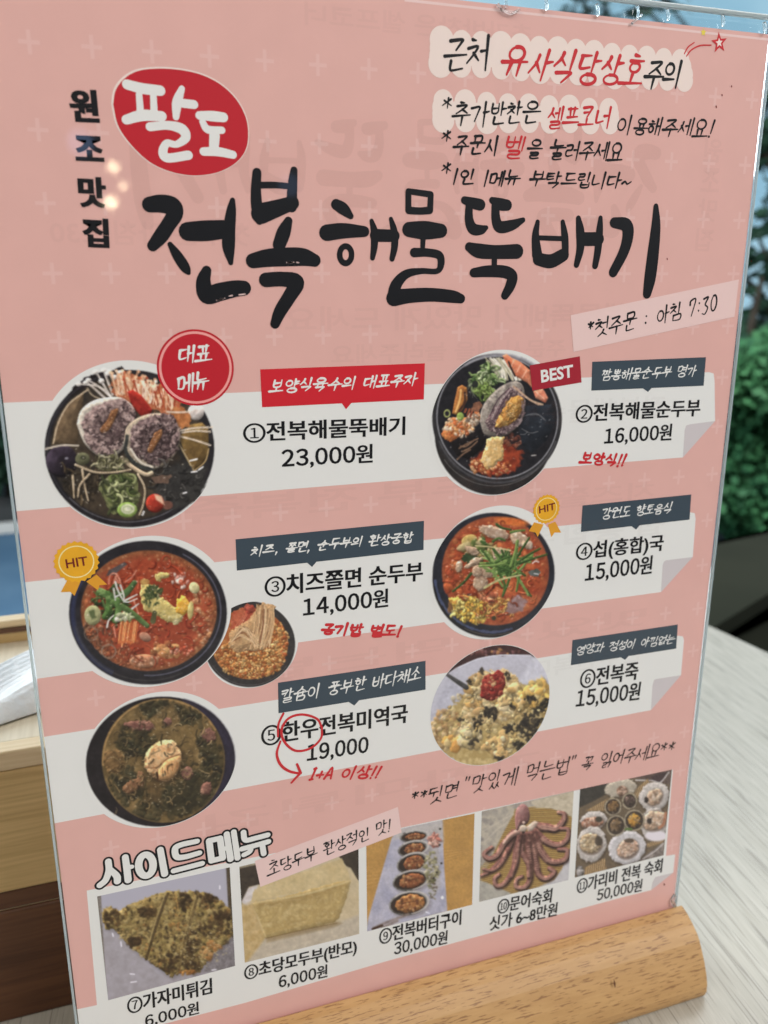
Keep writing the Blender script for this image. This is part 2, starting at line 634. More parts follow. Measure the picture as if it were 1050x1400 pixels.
def penned(name, body, bl, br, tl, level, mat, parent, width=0.55, slant=0.12, label=None, seed=1, taper=0.35, jit=0.03, gap=0.14):
    st = pen_strokes(body, slant, jit, gap, seed)
    pts = np.array([p for s in st for p in s])
    lo, hi = pts.min(0), pts.max(0)
    o, ex, ey = frame3(bl, br, tl)
    ey = ey - ex * (ey @ ex) / (ex @ ex)
    polys = []
    rng = random.Random(seed + 5)
    for s in st:
        a = smooth_line(s, 4) if len(s) > 2 else np.array([np.array(s[0]) + (np.array(s[1]) - np.array(s[0])) * t for t in (0, .5, 1)])
        u = (a - lo) / (hi - lo)
        q = o + u[:, :1] * ex + (1 - u[:, 1:]) * ey
        n = len(q)
        w0 = width * rng.uniform(.9, 1.12)
        r = np.array([w0 * (1 + .18 * math.exp(-t * 6) - taper * t * t) for t in np.linspace(0, 1, n)]) / 2
        polys += brush(np.column_stack([q, r]), 8)
    return flat(name, polys, level, mat, parent, label, join=True)


def traced(strokes, crop, k=1.0, grow=0.0):
    """brush strokes measured on an enlargement of the print: (origin x, origin y, scale)"""
    ox, oy, s = crop
    out = []
    for st in strokes:
        a = smooth_line(st, 5)
        px = np.column_stack([ox + a[:, 0] / s, oy + a[:, 1] / s])
        q = SA(px)
        # local scale: mm per print pixel
        q2 = SA(px + [1.0, 0.0])
        q3 = SA(px + [0.0, 1.0])
        mm = (np.linalg.norm(q2 - q, axis=1) + np.linalg.norm(q3 - q, axis=1)) / 2
        r = (a[:, 2] + grow) / s * mm * k
        out += brush(np.column_stack([q, r]), 14)
    return out


def oval(cx, cy, rx, ry, r, n=14):
    t = np.linspace(0, 2 * math.pi, n + 1)
    return [(cx + rx * math.cos(a), cy + ry * math.sin(a), r) for a in t]


def crop_poly(pts, crop, smooth=0):
    ox, oy, s = crop
    a = np.array(pts, float)
    if smooth:
        a = smooth_line(np.vstack([a, a[:1]]), smooth)[:-1]
    return SA(np.column_stack([ox + a[:, 0] / s, oy + a[:, 1] / s]))


# ------------------------------------------------------------------ the printed food photographs
def vnoise(shape, cell, seed, octaves=3):
    """value noise, 0..1, cell size in raster pixels"""
    rng = np.random.default_rng(seed)
    out = np.zeros(shape)
    amp, tot = 1.0, 0.0
    for o in range(octaves):
        c = max(cell / 2 ** o, 1.0)
        gh, gw = int(shape[0] / c) + 3, int(shape[1] / c) + 3
        g = rng.random((gh, gw))
        y, x = np.arange(shape[0]) / c, np.arange(shape[1]) / c
        yi, xi = y.astype(int), x.astype(int)
        fy, fx = y - yi, x - xi
        fy, fx = fy * fy * (3 - 2 * fy), fx * fx * (3 - 2 * fx)
        a = g[yi][:, xi] * (1 - fx) + g[yi][:, xi + 1] * fx
        b = g[yi + 1][:, xi] * (1 - fx) + g[yi + 1][:, xi + 1] * fx
        out += amp * (a * (1 - fy[:, None]) + b * fy[:, None])
        tot += amp
        amp *= 0.6
    out /= tot
    return np.clip((out - 0.5) * 1.7 + 0.5, 0, 1)


class Photo:
    def __init__(s, crop, w, h, bgc, seed=1, res=1.15):
        s.ox, s.oy, s.sc = crop
        s.k = res / s.sc                      # crop units -> raster pixels
        s.W, s.H = int(w * s.k) + 2, int(h * s.k) + 2
        s.img = np.ones((s.H, s.W, 3)) * np.array(bgc, float)
        s.X, s.Y = np.meshgrid(np.arange(s.W) / s.k, np.arange(s.H) / s.k)
        s.seed = seed
        s.rng = random.Random(seed)
        s.cache = {}

    def noise(s, cell, seed=None, octv=3):
        key = (cell, seed, octv)
        if seed is None or key not in s.cache:
            s.seed += 1
            n = vnoise((s.H, s.W), max(cell * s.k, 1.0), s.seed * 13 + (seed or 0), octv)
            if seed is None:
                return n
            s.cache[key] = n
        return s.cache[key]

    def win(s, x0, y0, x1, y1, pad):
        a = max(int((y0 - pad) * s.k), 0)
        b = min(int((y1 + pad) * s.k) + 2, s.H)
        c = max(int((x0 - pad) * s.k), 0)
        d = min(int((x1 + pad) * s.k) + 2, s.W)
        return (slice(a, max(b, a)), slice(c, max(d, c)))

    def put(s, sl, d, col, soft=4.0, op=1.0, cell=30, bump=0.0, width=20.0, wob=0.0, wcell=25, clip=None, shade=None):
        if d.size == 0:
            return
        if wob:
            d = d + wob * (s.noise(wcell, 91)[sl] - .5) * 2
        a = np.clip(d / soft + .5, 0, 1) * op
        if clip is not None:
            a = a * clip[sl]
        if isinstance(col[0], (tuple, list)):
            n = s.noise(cell, 17)[sl][..., None]
            if len(col) == 2:
                c = np.array(col[0], float) * (1 - n) + np.array(col[1], float) * n
            else:
                c = np.where(n < .5, np.array(col[0], float) * (1 - 2 * n) + np.array(col[1], float) * 2 * n,
                             np.array(col[1], float) * (2 - 2 * n) + np.array(col[2], float) * (2 * n - 1))
        else:
            c = np.ones(d.shape + (3,)) * np.array(col, float)
        if bump and min(d.shape) > 2:
            hgt = np.sqrt(np.clip(d / width, 0, 1))
            gy, gx = np.gradient(hgt)
            sh = np.clip((gx * .5 + gy) * width * s.k, -1.2, 1.2)
            c = c * (1 + bump * sh[..., None])
        s.img[sl] = s.img[sl] * (1 - a[..., None]) + np.clip(c, 0, 255) * a[..., None]

    def ell(s, cx, cy, rx, ry, col, rot=0, **kw):
        R = max(rx, ry)
        sl = s.win(cx - R, cy - R, cx + R, cy + R, 10 + 2 * kw.get('wob', 0))
        x, y = s.X[sl] - cx, s.Y[sl] - cy
        t = math.radians(rot)
        u, v = x * math.cos(t) + y * math.sin(t), -x * math.sin(t) + y * math.cos(t)
        d = (1 - np.sqrt((u / rx) ** 2 + (v / ry) ** 2)) * min(rx, ry)
        s.put(sl, d, col, **kw)

    def ring(s, cx, cy, rx, ry, w, col, rot=0, arc=None, **kw):
        R = max(rx, ry)
        sl = s.win(cx - R, cy - R, cx + R, cy + R, 10 + w)
        x, y = s.X[sl] - cx, s.Y[sl] - cy
        t = math.radians(rot)
        u, v = x * math.cos(t) + y * math.sin(t), -x * math.sin(t) + y * math.cos(t)
        d = w / 2 - np.abs(1 - np.sqrt((u / rx) ** 2 + (v / ry) ** 2)) * min(rx, ry)
        if arc:
            an = np.degrees(np.arctan2(y, x)) % 360
            a0, a1 = arc
            ok = ((an - a0) % 360) < ((a1 - a0) % 360)
            d = np.where(ok, d, -99)
        s.put(sl, d, col, **kw)

    def poly(s, pts, col, sm=0, **kw):
        p = np.array(pts, float)
        if sm:
            p = smooth_line(np.vstack([p, p[:1]]), sm)[:-1]
        sl = s.win(p[:, 0].min(), p[:, 1].min(), p[:, 0].max(), p[:, 1].max(), 12 + 2 * kw.get('wob', 0))
        x, y = s.X[sl], s.Y[sl]
        if x.size == 0:
            return
        ins = np.zeros(x.shape, bool)
        dist = np.full(x.shape, 1e9)
        for (x0, y0), (x1, y1) in zip(p, np.roll(p, -1, 0)):
            c = ((y0 > y) != (y1 > y))
            if y1 != y0:
                ins ^= c & (x < (x1 - x0) * (y - y0) / (y1 - y0) + x0)
            L = (x1 - x0) ** 2 + (y1 - y0) ** 2 + 1e-9
            t = np.clip(((x - x0) * (x1 - x0) + (y - y0) * (y1 - y0)) / L, 0, 1)
            dist = np.minimum(dist, np.hypot(x - x0 - t * (x1 - x0), y - y0 - t * (y1 - y0)))
        s.put(sl, np.where(ins, dist, -dist), col, **kw)

    def line(s, pts, w, col, w1=None, sm=4, **kw):
        p = np.array(pts, float)
        if sm and len(p) > 2:
            p = smooth_line(p, sm)
        w1 = w if w1 is None else w1
        sl = s.win(p[:, 0].min(), p[:, 1].min(), p[:, 0].max(), p[:, 1].max(), w + 8)
        x, y = s.X[sl], s.Y[sl]
        if x.size == 0:
            return
        d = np.full(x.shape, -1e9)
        n = len(p) - 1
        for i in range(n):
            (x0, y0), (x1, y1) = p[i], p[i + 1]
            L = (x1 - x0) ** 2 + (y1 - y0) ** 2 + 1e-9
            t = np.clip(((x - x0) * (x1 - x0) + (y - y0) * (y1 - y0)) / L, 0, 1)
            r = (w + (w1 - w) * (i + t) / n) / 2
            d = np.maximum(d, r - np.hypot(x - x0 - t * (x1 - x0), y - y0 - t * (y1 - y0)))
        kw.setdefault('soft', 4)
        s.put(sl, d, col, **kw)

    def scatter(s, cx, cy, rx, ry, n, size, cols, el=1.6, rot=None, dark=0.5, hi=0.0, op=1.0, poly=None, edge=False, soft=4):
        """many small crumbs with their own tone, a darker underside and a speck of shine"""
        R = s.rng
        for _ in range(n):
            for _t in range(30):
                a, q = R.uniform(0, 6.283), math.sqrt(R.random()) if not edge else R.uniform(.86, 1)
                x, y = cx + rx * q * math.cos(a), cy + ry * q * math.sin(a)
                if poly is None or inside(poly, x, y):
                    break
            z = R.uniform(*size)
            c = np.array(R.choice(cols), float) * R.uniform(.85, 1.12)
            e = R.uniform(1, el)
            ro = R.uniform(0, 180) if rot is None else rot + R.uniform(-25, 25)
            if dark:
                s.ell(x + z * .2, y + z * .3, z * e * 1.08, z * 1.08, c * .45, rot=ro, op=dark * op, soft=6)
            s.ell(x, y, z * e, z, c, rot=ro, bump=.2, width=z, op=op * .92, soft=soft + 3, wob=z * .35, wcell=8 if z < 5 else 14 if z < 10 else 24 if z < 20 else 40)
            if hi and R.random() < hi:
                s.ell(x - z * .25, y - z * .35, z * .3, z * .22, (245, 235, 215), op=.75, soft=4)

    def frill(s, cx, cy, rx, ry, n, cols, size=(20, 46), w=(6, 14)):
        """curly leaf edges"""
        R = s.rng
        for _ in range(n):
            a, q = R.uniform(0, 6.283), math.sqrt(R.random())
            x, y = cx + rx * q * math.cos(a), cy + ry * q * math.sin(a)
            L, b, k = R.uniform(*size), R.uniform(0, 6.283), R.uniform(-1.6, 1.6)
            pts = [(x, y)]
            for _i in range(4):
                x, y = x + L / 4 * math.cos(b), y + L / 4 * math.sin(b)
                b += k * .6
                pts.append((x, y))
            c = np.array(R.choice(cols), float)
            ww = R.uniform(*w)
            s.line([(u + 3, v + 5) for u, v in pts], ww * 1.3, c * .35, op=.5, soft=8)
            s.line(pts, ww, c * R.uniform(.8, 1.15), w1=ww * .6, bump=.25, width=ww * .5, soft=5)

    def specks(s, cx, cy, rx, ry, n, col=(240, 225, 200), size=(3, 6), op=.8):
        for _ in range(n):
            a, q = s.rng.uniform(0, 6.283), math.sqrt(s.rng.random())
            s.ell(cx + rx * q * math.cos(a), cy + ry * q * math.sin(a), s.rng.uniform(*size) * 1.4, s.rng.uniform(*size) * .8, col, rot=s.rng.uniform(-40, 40), op=op, soft=4)

    def mottle(s, cell, amt, octv=3, warm=0.0):
        n = (s.noise(cell, None, octv) - .5) * 2 * (np.abs(s.img - np.array(W_, float)).sum(-1) > 14)
        s.img *= (1 + amt * n)[..., None]
        if warm:
            s.img[..., 0] *= 1 + warm * n
            s.img[..., 2] *= 1 - warm * n

    def finish(s, blur=1, keep=None):
        g = s.img @ np.array([.3, .55, .15])
        im = s.img * .82 + g[..., None] * .18
        im = np.where(np.abs(s.img - np.array(W_, float)).sum(-1, keepdims=True) > 14, im * 1.0, s.img)
        for _ in range(blur):
            p = np.pad(im, ((1, 1), (1, 1), (0, 0)), 'edge')
            im = (p[1:-1, 1:-1] * 4 + p[:-2, 1:-1] + p[2:, 1:-1] + p[1:-1, :-2] + p[1:-1, 2:]) / 8
        s.img = np.clip(im, 0, 255)
        return s

    def wipe(s, cx, cy, rx, ry, rot=0):
        t = math.radians(rot)
        x, y = s.X - cx, s.Y - cy
        n = np.hypot((x * math.cos(t) + y * math.sin(t)) / rx, (-x * math.sin(t) + y * math.cos(t)) / ry)
        a = np.clip((n - 1.0) * 80, 0, 1)[..., None]
        s.img = s.img * (1 - a) + np.array(W_, float) * a

    def sample(s, px):
        x = np.clip((px[:, 0] - s.ox) * s.sc * s.k, 0, s.W - 1.001)
        y = np.clip((px[:, 1] - s.oy) * s.sc * s.k, 0, s.H - 1.001)
        xi, yi = x.astype(int), y.astype(int)
        fx, fy = (x - xi)[:, None], (y - yi)[:, None]
        im = s.img
        c = (im[yi, xi] * (1 - fx) + im[yi, xi + 1] * fx) * (1 - fy) + (im[yi + 1, xi] * (1 - fx) + im[yi + 1, xi + 1] * fx) * fy
        return np.clip(lin(c) / lin(PAPER) * 0.80, 0.003, 0.9)


def inside(poly, x, y):
    r = False
    for (x0, y0), (x1, y1) in zip(poly, poly[1:] + poly[:1]):
        if (y0 > y) != (y1 > y) and x < (x1 - x0) * (y - y0) / (y1 - y0) + x0:
            r = not r
    return r


def photo_mesh(name, uv, faces, photo, level, parent, label):
    uv = np.asarray(uv, float)
    col = photo.sample(to_px(uv))
    me = bpy.data.meshes.new(name)
    v3 = np.column_stack([uv[:, 0] * MM, np.full(len(uv), -level * LAYER * MM), uv[:, 1] * MM])
    me.from_pydata(v3.tolist(), [], faces)
    me.materials.append(M_PHOTO)
    at = me.color_attributes.new('Col', 'FLOAT_COLOR', 'POINT')
    at.data.foreach_set('color', np.column_stack([col, np.ones(len(col))]).astype(np.float32).ravel())
    me.update()
    o = bpy.data.objects.new(name, me)
    COL.objects.link(o)
    o.parent = parent
    o['label'] = label
    return o


def disc_grid(cx, cy, r, nr=105, nt=400):
    v = [(cx, cy)]
    f = []
    for i in range(1, nr + 1):
        a = np.linspace(0, 2 * math.pi, nt, endpoint=False)
        v += list(zip(cx + r * i / nr * np.cos(a), cy + r * i / nr * np.sin(a)))
    for j in range(nt):
        f.append((0, 1 + j, 1 + (j + 1) % nt))
    for i in range(nr - 1):
        for j in range(nt):
            a, b = 1 + i * nt + j, 1 + i * nt + (j + 1) % nt
            f.append((a, a + nt, b + nt, b))
    return v, f


def quad_grid(tl, tr, br, bl, n=170, m=150):
    a, b, c, d = (S(*q) for q in (tl, tr, br, bl))
    v, f = [], []
    for j in range(m + 1):
        t = j / m
        for i in range(n + 1):
            u = i / n
            v.append((a * (1 - u) + b * u) * (1 - t) + (d * (1 - u) + c * u) * t)
    for j in range(m):
        for i in range(n):
            k = j * (n + 1) + i
            f.append((k, k + n + 1, k + n + 2, k + 1))
    return v, f


W_ = PAPER


def paint_dish1():
    p = Photo((50, 480, 4.0385), 1050, 1010, W_, 11)
    p.ell(513, 538, 468, 434, ((28, 26, 29), (44, 40, 42)), soft=5, cell=60)
    p.poly([(170, 250), (210, 190), (300, 130), (470, 88), (520, 120), (400, 230), (290, 260)], (32, 26, 27), wob=8)
    p.ell(505, 535, 428, 398, ((48, 40, 33), (72, 60, 45), (40, 37, 34)), cell=90, soft=14)
    p.ring(505, 535, 438, 408, 7, (96, 94, 98), arc=(20, 140), op=.8)
    p.ring(505, 535, 446, 418, 10, (62, 60, 66), arc=(140, 260), op=.5)
    # bay leaf, kelp
    p.poly([(88, 510), (100, 430), (150, 330), (210, 262), (262, 222), (255, 300), (235, 420), (222, 525)], ((112, 90, 62), (84, 66, 46)), bump=.25, width=40)
    p.line([(92, 510), (120, 395), (180, 290), (280, 215)], 8, (196, 172, 136))
    p.line([(280, 205), (310, 245), (370, 270)], 7, (170, 150, 120))
    p.poly([(700, 640), (940, 590), (930, 740), (880, 830), (760, 885), (640, 800)], ((46, 44, 42), (60, 58, 54)), wob=10, soft=20)
    p.poly([(785, 475), (850, 405), (915, 395), (950, 430), (950, 570), (905, 640), (868, 655), (820, 570)], ((140, 108, 52), (92, 68, 34)), bump=.3, width=40, cell=40)
    p.line([(782, 505), (830, 590), (868, 662)], 8, (186, 160, 110))
    p.line([(868, 662), (930, 610), (950, 540)], 7, (178, 146, 90))
    # enoki, white stems
    for q in ([(420, 260), (350, 200), (285, 160)], [(410, 250), (340, 195), (232, 182)], [(400, 240), (350, 150), (325, 115)], [(420, 240), (390, 160), (372, 105)],
              [(440, 240), (425, 170), (400, 115)], [(380, 262), (300, 190), (270, 175)]):
        p.line(q, 13, ((222, 214, 202), (190, 176, 160)), w1=8)
        p.ell(q[-1][0], q[-1][1], 15, 13, (228, 220, 208), bump=.3, width=12)
    for x, y in ((395, 122), (430, 145), (358, 165), (462, 120)):
        p.ell(x, y, 16, 15, (226, 216, 204), bump=.3, width=12)
    # red seasoned enoki
    p.poly([(410, 190), (440, 140), (490, 105), (560, 130), (640, 170), (720, 215), (775, 265), (850, 350), (850, 415), (780, 420), (700, 340), (560, 300), (430, 255)],
           ((196, 120, 76), (168, 82, 46), (214, 150, 104)), wob=14, cell=22)
    R = p.rng
    for i in range(80):
        x0 = 430 + i * 4.2 + R.uniform(-8, 8)
        y0 = 240 + max(0, i - 20) * 1.6 + R.uniform(-12, 12)
        x1, y1 = x0 + R.uniform(-40, 60), y0 - R.uniform(60, 130)
        c = R.choice([(232, 196, 158), (214, 156, 112), (186, 84, 44), (226, 178, 134), (160, 60, 34), (238, 214, 184)])
        p.line([(x0, y0), ((x0 + x1) / 2 + R.uniform(-8, 8), (y0 + y1) / 2), (x1, y1)], R.uniform(6, 11), c, op=.9)
        p.ell(x1, y1, 9, 8, tuple(min(255, v * 1.1) for v in c), op=.9)
    p.ell(880, 335, 45, 45, ((226, 216, 206), (206, 190, 176)), bump=.3, width=30)
    p.poly([(720, 350), (760, 300), (820, 310), (855, 380), (850, 420), (770, 425)], ((166, 92, 44), (196, 122, 62)), wob=10, cell=16)
    for q in ([(720, 335), (780, 338), (840, 335)], [(790, 440), (870, 425), (970, 420)], [(780, 468), (870, 490), (960, 520)], [(800, 450), (880, 440), (960, 445)]):
        p.line(q, 9, (222, 204, 178))
    p.poly([(500, 225), (530, 212), (580, 245), (640, 325), (625, 360), (580, 362), (530, 310)], ((188, 46, 32), (134, 26, 22)), bump=.35, width=25, cell=40)
    # abalones
    for shell, meat, (cx, cy), rim, m1, m2, slit in (
            ([(222, 405), (243, 330), (300, 280), (372, 258), (470, 258), (540, 320), (535, 420), (495, 525), (405, 594), (330, 572), (262, 505)],
             [(250, 400), (288, 330), (380, 285), (470, 262), (532, 318), (546, 390), (502, 480), (432, 560), (370, 577), (300, 542), (263, 470)], (400, 420), (214, 202, 180), (80, 61, 60), (150, 125, 116),
             [(412, 328), (452, 318), (434, 372), (398, 436), (364, 452), (352, 428), (388, 384)]),
            ([(482, 500), (498, 420), (560, 368), (650, 343), (742, 358), (788, 430), (788, 522), (742, 602), (650, 655), (556, 628), (498, 572)],
             [(516, 480), (540, 410), (602, 372), (692, 348), (764, 366), (786, 440), (772, 540), (722, 602), (652, 628), (580, 602), (530, 550)], (650, 490), (176, 158, 130), (62, 46, 46), (126, 103, 98),
             [(650, 452), (690, 432), (690, 470), (655, 530), (632, 562), (612, 548), (630, 500)])):
        p.poly([(x + 10, y + 14) for x, y in shell], (26, 22, 21), sm=4, op=.65, soft=30)
        p.poly(shell, (rim, tuple(v * .80 for v in rim)), sm=4, bump=.45, width=22)
        p.poly(meat, (m1, tuple((u + v) / 2 for u, v in zip(m1, m2)), m2), sm=4, wob=8, cell=22, bump=.35, width=50)
        R_ = p.rng
        for _ in range(420):
            a, q = R_.uniform(0, 6.283), math.sqrt(R_.random())
            x, y = cx + 150 * q * math.cos(a), cy + 155 * q * math.sin(a)
            if not inside(meat, x, y):
                continue
            L, bb = R_.uniform(8, 24), R_.uniform(0, 6.28)
            edge = q > .62
            c = R_.choice([m2, tuple(v * 1.25 for v in m2), (206, 176, 164)] if edge and R_.random() < .6 else [m1, m1, tuple(v * .6 for v in m1), m2])
            p.line([(x, y), (x + L * .5 * math.cos(bb), y + L * .5 * math.sin(bb)), (x + L * math.cos(bb + .8), y + L * math.sin(bb + .8))], R_.uniform(5, 11), c, op=.7, soft=6)
        p.poly(slit, tuple(v * .5 for v in m1), sm=3, op=.8, soft=26)
        p.poly(slit, ((176, 118, 66), (120, 72, 40), (190, 136, 84)), sm=3, bump=.3, width=12, cell=8, soft=6)
        for o in (-6, 4):
            p.line([(slit[1][0] - 16 + o, slit[1][1] + 14), (slit[3][0] - 22 + o, slit[3][1] - 30), (slit[4][0] - 2 + o, slit[4][1] - 14)], 4, (92, 54, 32), op=.6)
        p.specks(cx, cy, 120, 120, 26, (226, 206, 198), (2, 4), .55)
    p.line([(500, 470), (495, 560), (560, 630), (640, 655)], 20, ((66, 68, 62), (40, 42, 40)))
    p.line([(520, 540), (570, 610), (640, 640)], 12, (206, 196, 174))
    p.line([(470, 590), (530, 640), (600, 680), (635, 672)], 22, ((210, 188, 152), (184, 158, 120)), bump=.3, width=10)
    # left: dark mushroom, sprouts, greens
    p.ell(140, 608, 88, 90, ((34, 27, 34), (58, 48, 60)), bump=.5, width=60, cell=50)
    p.ell(165, 592, 10, 6, (190, 188, 196), op=.7)
    p.line([(50, 540), (140, 520), (230, 522)], 9, (214, 200, 176))
    p.ell(254, 596, 40, 36, ((80, 82, 56), (104, 102, 70)), bump=.35, width=20)
    p.ell(258, 588, 16, 12, (62, 62, 44))
    p.poly([(330, 600), (420, 575), (480, 600), (470, 650), (380, 660), (330, 640)], ((120, 116, 76), (92, 90, 56)), cell=20, wob=10)
    p.frill(410, 615, 80, 36, 40, [(150, 144, 100), (96, 92, 58), (176, 168, 128), (74, 70, 46)], (20, 60), (5, 11))
    p.frill(250, 720, 120, 90, 40, [(70, 58, 42), (88, 72, 50), (52, 44, 34)], (20, 60), (6, 14))
    p.frill(760, 720, 140, 110, 40, [(62, 60, 56), (84, 80, 74), (44, 42, 40)], (20, 70), (5, 12))
    p.poly([(345, 760), (380, 700), (470, 670), (545, 685), (570, 790), (545, 860), (480, 890), (410, 890)], ((86, 92, 48), (120, 124, 72), (66, 72, 40)), cell=26, wob=12)
    p.frill(465, 775, 80, 85, 70, [(92, 104, 52), (132, 138, 84), (160, 164, 110), (70, 84, 42), (60, 66, 40)], (30, 90), (8, 18))
    for q in ([(215, 628), (320, 668), (420, 670), (520, 655)], [(252, 655), (265, 740), (285, 825)], [(200, 690), (207, 810)], [(292, 680), (240, 740), (228, 805)], [(560, 680), (598, 760), (588, 850), (568, 905)]):
        p.line([(x + 4, y + 7) for x, y in q], 16, (24, 20, 17), op=.5, soft=10)
        p.line(q, 13, ((206, 184, 148), (160, 138, 104)), w1=9, bump=.3, width=6, cell=16)
    p.ell(500, 876, 55, 42, ((150, 178, 78), (110, 142, 56)), bump=.3, width=14)
    p.ell(503, 872, 38, 28, (198, 202, 160))
    p.ring(503, 872, 24, 16, 4, (150, 160, 110))
    p.ell(503, 872, 12, 8, (214, 214, 184))
    p.ell(722, 850, 30, 24, (112, 70, 56))
    p.ell(654, 840, 50, 52, ((190, 56, 34), (150, 38, 26)), bump=.4, width=30)
    p.poly([(650, 790), (690, 800), (706, 850), (690, 840), (660, 820)], (236, 190, 150), soft=10)
    p.poly([(640, 700), (690, 680), (750, 690), (720, 730), (650, 735)], (104, 80, 64), wob=8)
    for q in ([(855, 668), (885, 664)], [(895, 655), (918, 640)], [(848, 605), (885, 596)], [(585, 905), (592, 885)], [(810, 785), (826, 780)]):
        p.line(q, 9, (232, 230, 226))
    p.specks(500, 640, 380, 250, 70, (214, 204, 180), (2, 5), .55)
    p.mottle(14, .10)
    return p.finish(1)


def paint_dish2():
    p = Photo((580, 470, 5.25), 1050, 1155, W_, 23)
    p.ell(500, 648, 425, 436, ((48, 44, 41), (36, 33, 33)), soft=6, cell=80)
    p.ell(522, 540, 464, 470, ((52, 50, 50), (40, 39, 41)), rot=-25, soft=6, cell=50)
    p.ring(540, 520, 440, 440, 26, (152, 150, 154), rot=-25, arc=(235, 320), soft=14, op=.8)
    p.ring(524, 528, 432, 440, 9, (146, 146, 150), rot=-25, op=.9)
    p.ring(524, 545, 442, 452, 14, (80, 78, 80), rot=-25, arc=(20, 160), op=.7)
    p.ring(505, 620, 425, 400, 5, (120, 116, 112), arc=(40, 150), op=.7)
    p.ell(526, 528, 424, 432, ((27, 26, 30), (38, 36, 40)), rot=-25, soft=8)
    p.poly([(330, 850), (450, 740), (600, 690), (720, 800), (640, 930), (480, 950), (380, 930)], ((170, 62, 32), (104, 36, 22)), wob=20, soft=26, cell=40)
    p.scatter(470, 880, 150, 60, 80, (5, 13), [(198, 92, 44), (214, 132, 70), (170, 60, 34), (226, 170, 110)], hi=.3, op=.85)
    p.scatter(640, 690, 60, 50, 24, (6, 14), [(120, 60, 44), (150, 84, 58), (84, 46, 40)], op=.8)
    # mussels
    p.poly([(705, 445), (800, 438), (915, 435), (940, 560), (880, 690), (770, 790), (700, 720), (680, 620)], ((40, 46, 54), (27, 30, 36)), bump=.2, width=60, cell=60)
    for q in ([(710, 520), (800, 500), (870, 550)], [(700, 610), (760, 640), (815, 630)], [(690, 650), (720, 650), (740, 632)], [(760, 510), (820, 510), (860, 540)]):
        p.line(q, 5, (128, 126, 124), op=.8)
    p.line([(770, 802), (800, 800)], 8, (170, 166, 160))
    p.poly([(175, 690), (300, 640), (400, 600), (442, 680), (410, 760), (320, 830), (230, 800)], ((32, 27, 27), (22, 20, 22)), bump=.3, width=40)
    for q in ([(250, 750), (310, 715), (385, 680)], [(270, 775), (330, 745), (380, 700)], [(235, 830), (280, 790), (330, 760)], [(260, 735), (300, 735), (360, 690)]):
        p.line(q, 11, ((152, 112, 80), (104, 76, 58)), op=.9)
    # vegetables
    for q in range(26):
        x = 440 + q * 7
        p.line([(x, 110 + p.rng.uniform(-15, 15)), (x + 60, 190), (x + 75 + p.rng.uniform(-10, 25), 260)], 9, p.rng.choice([(222, 214, 188), (198, 190, 160), (172, 164, 128), (230, 224, 204)]))
    p.frill(440, 260, 100, 100, 120, [(118, 148, 76), (150, 176, 100), (88, 120, 58), (176, 196, 130), (66, 96, 46), (190, 206, 150)], (30, 70), (9, 20))
    p.frill(425, 345, 70, 45, 50, [(128, 156, 70), (160, 178, 92), (96, 122, 50)], (30, 70), (9, 20))
    p.ell(366, 290, 22, 26, (40, 44, 38))
    for i in range(14):
        p.line([(325 + i * 2, 250 + i * 9), (300 + i * 3 + p.rng.uniform(-10, 40), 290 + i * 8)], 5, (108, 116, 88), op=.6)
    # shrimp
    p.poly([(560, 85), (590, 72), (625, 100), (690, 130), (760, 190), (775, 320), (740, 280), (660, 235), (600, 160)], ((206, 96, 56), (224, 132, 92)), bump=.35, width=30, cell=24)
    p.poly([(780, 340), (850, 320), (890, 390), (870, 425), (800, 390)], ((212, 104, 72), (226, 140, 104)), bump=.35, width=25)
    p.line([(605, 130), (630, 190), (650, 230)], 14, (60, 44, 38))
    for q in ([(640, 120), (625, 160)], [(690, 150), (665, 200)], [(735, 190), (705, 240)], [(800, 345), (860, 395)]):
        p.line(q, 7, (238, 186, 150), op=.8)
    # crab
    p.poly([(240, 310), (270, 295), (305, 315), (310, 400), (270, 480), (230, 510), (200, 500), (215, 420)], ((192, 124, 52), (150, 84, 36)), bump=.3, width=20, cell=20)
    p.line([(262, 330), (255, 400), (225, 490)], 14, (232, 178, 96))
    p.line([(290, 350), (290, 420), (250, 480)], 16, (70, 42, 30))
    p.poly([(128, 640), (150, 580), (200, 530), (300, 525), (350, 500), (390, 465), (408, 520), (370, 590), (300, 630), (230, 680), (180, 700), (135, 670)],
           ((218, 136, 66), (188, 96, 44), (230, 176, 128)), wob=8, cell=22, bump=.3, width=30)
    p.scatter(240, 600, 120, 70, 90, (5, 12), [(226, 150, 80), (236, 190, 140), (196, 96, 44), (240, 214, 180)], hi=.3)
    p.scatter(345, 545, 50, 45, 50, (4, 9), [(220, 200, 170), (120, 100, 84), (176, 150, 120)])
    for q in ([(290, 490), (300, 470)], [(310, 510), (325, 470)], [(330, 520), (345, 480)]):
        p.line(q, 16, ((168, 82, 48), (120, 56, 36)))
    p.poly([(345, 430), (390, 410), (420, 440), (390, 490), (340, 480)], ((150, 96, 66), (110, 70, 52)), wob=8)
    p.ring(163, 500, 20, 24, 9, (160, 168, 90))
    p.ell(258, 522, 26, 30, ((156, 176, 76), (120, 150, 60)), bump=.3, width=14)
    # abalone
    sh = [(398, 560), (408, 480), (450, 400), (540, 312), (640, 268), (700, 290), (722, 360), (722, 470), (690, 570), (600, 650), (500, 672), (430, 650)]
    p.poly([(x + 8, y + 12) for x, y in sh], (18, 16, 17), sm=4, op=.7, soft=30)
    p.poly(sh, ((116, 106, 96), (140, 130, 116), (88, 80, 74)), sm=4, bump=.4, width=50, cell=40)
    lip = [(470, 620), (440, 560), (490, 480), (560, 390), (620, 318), (690, 320), (718, 400), (714, 500), (660, 590), (590, 640), (520, 660)]
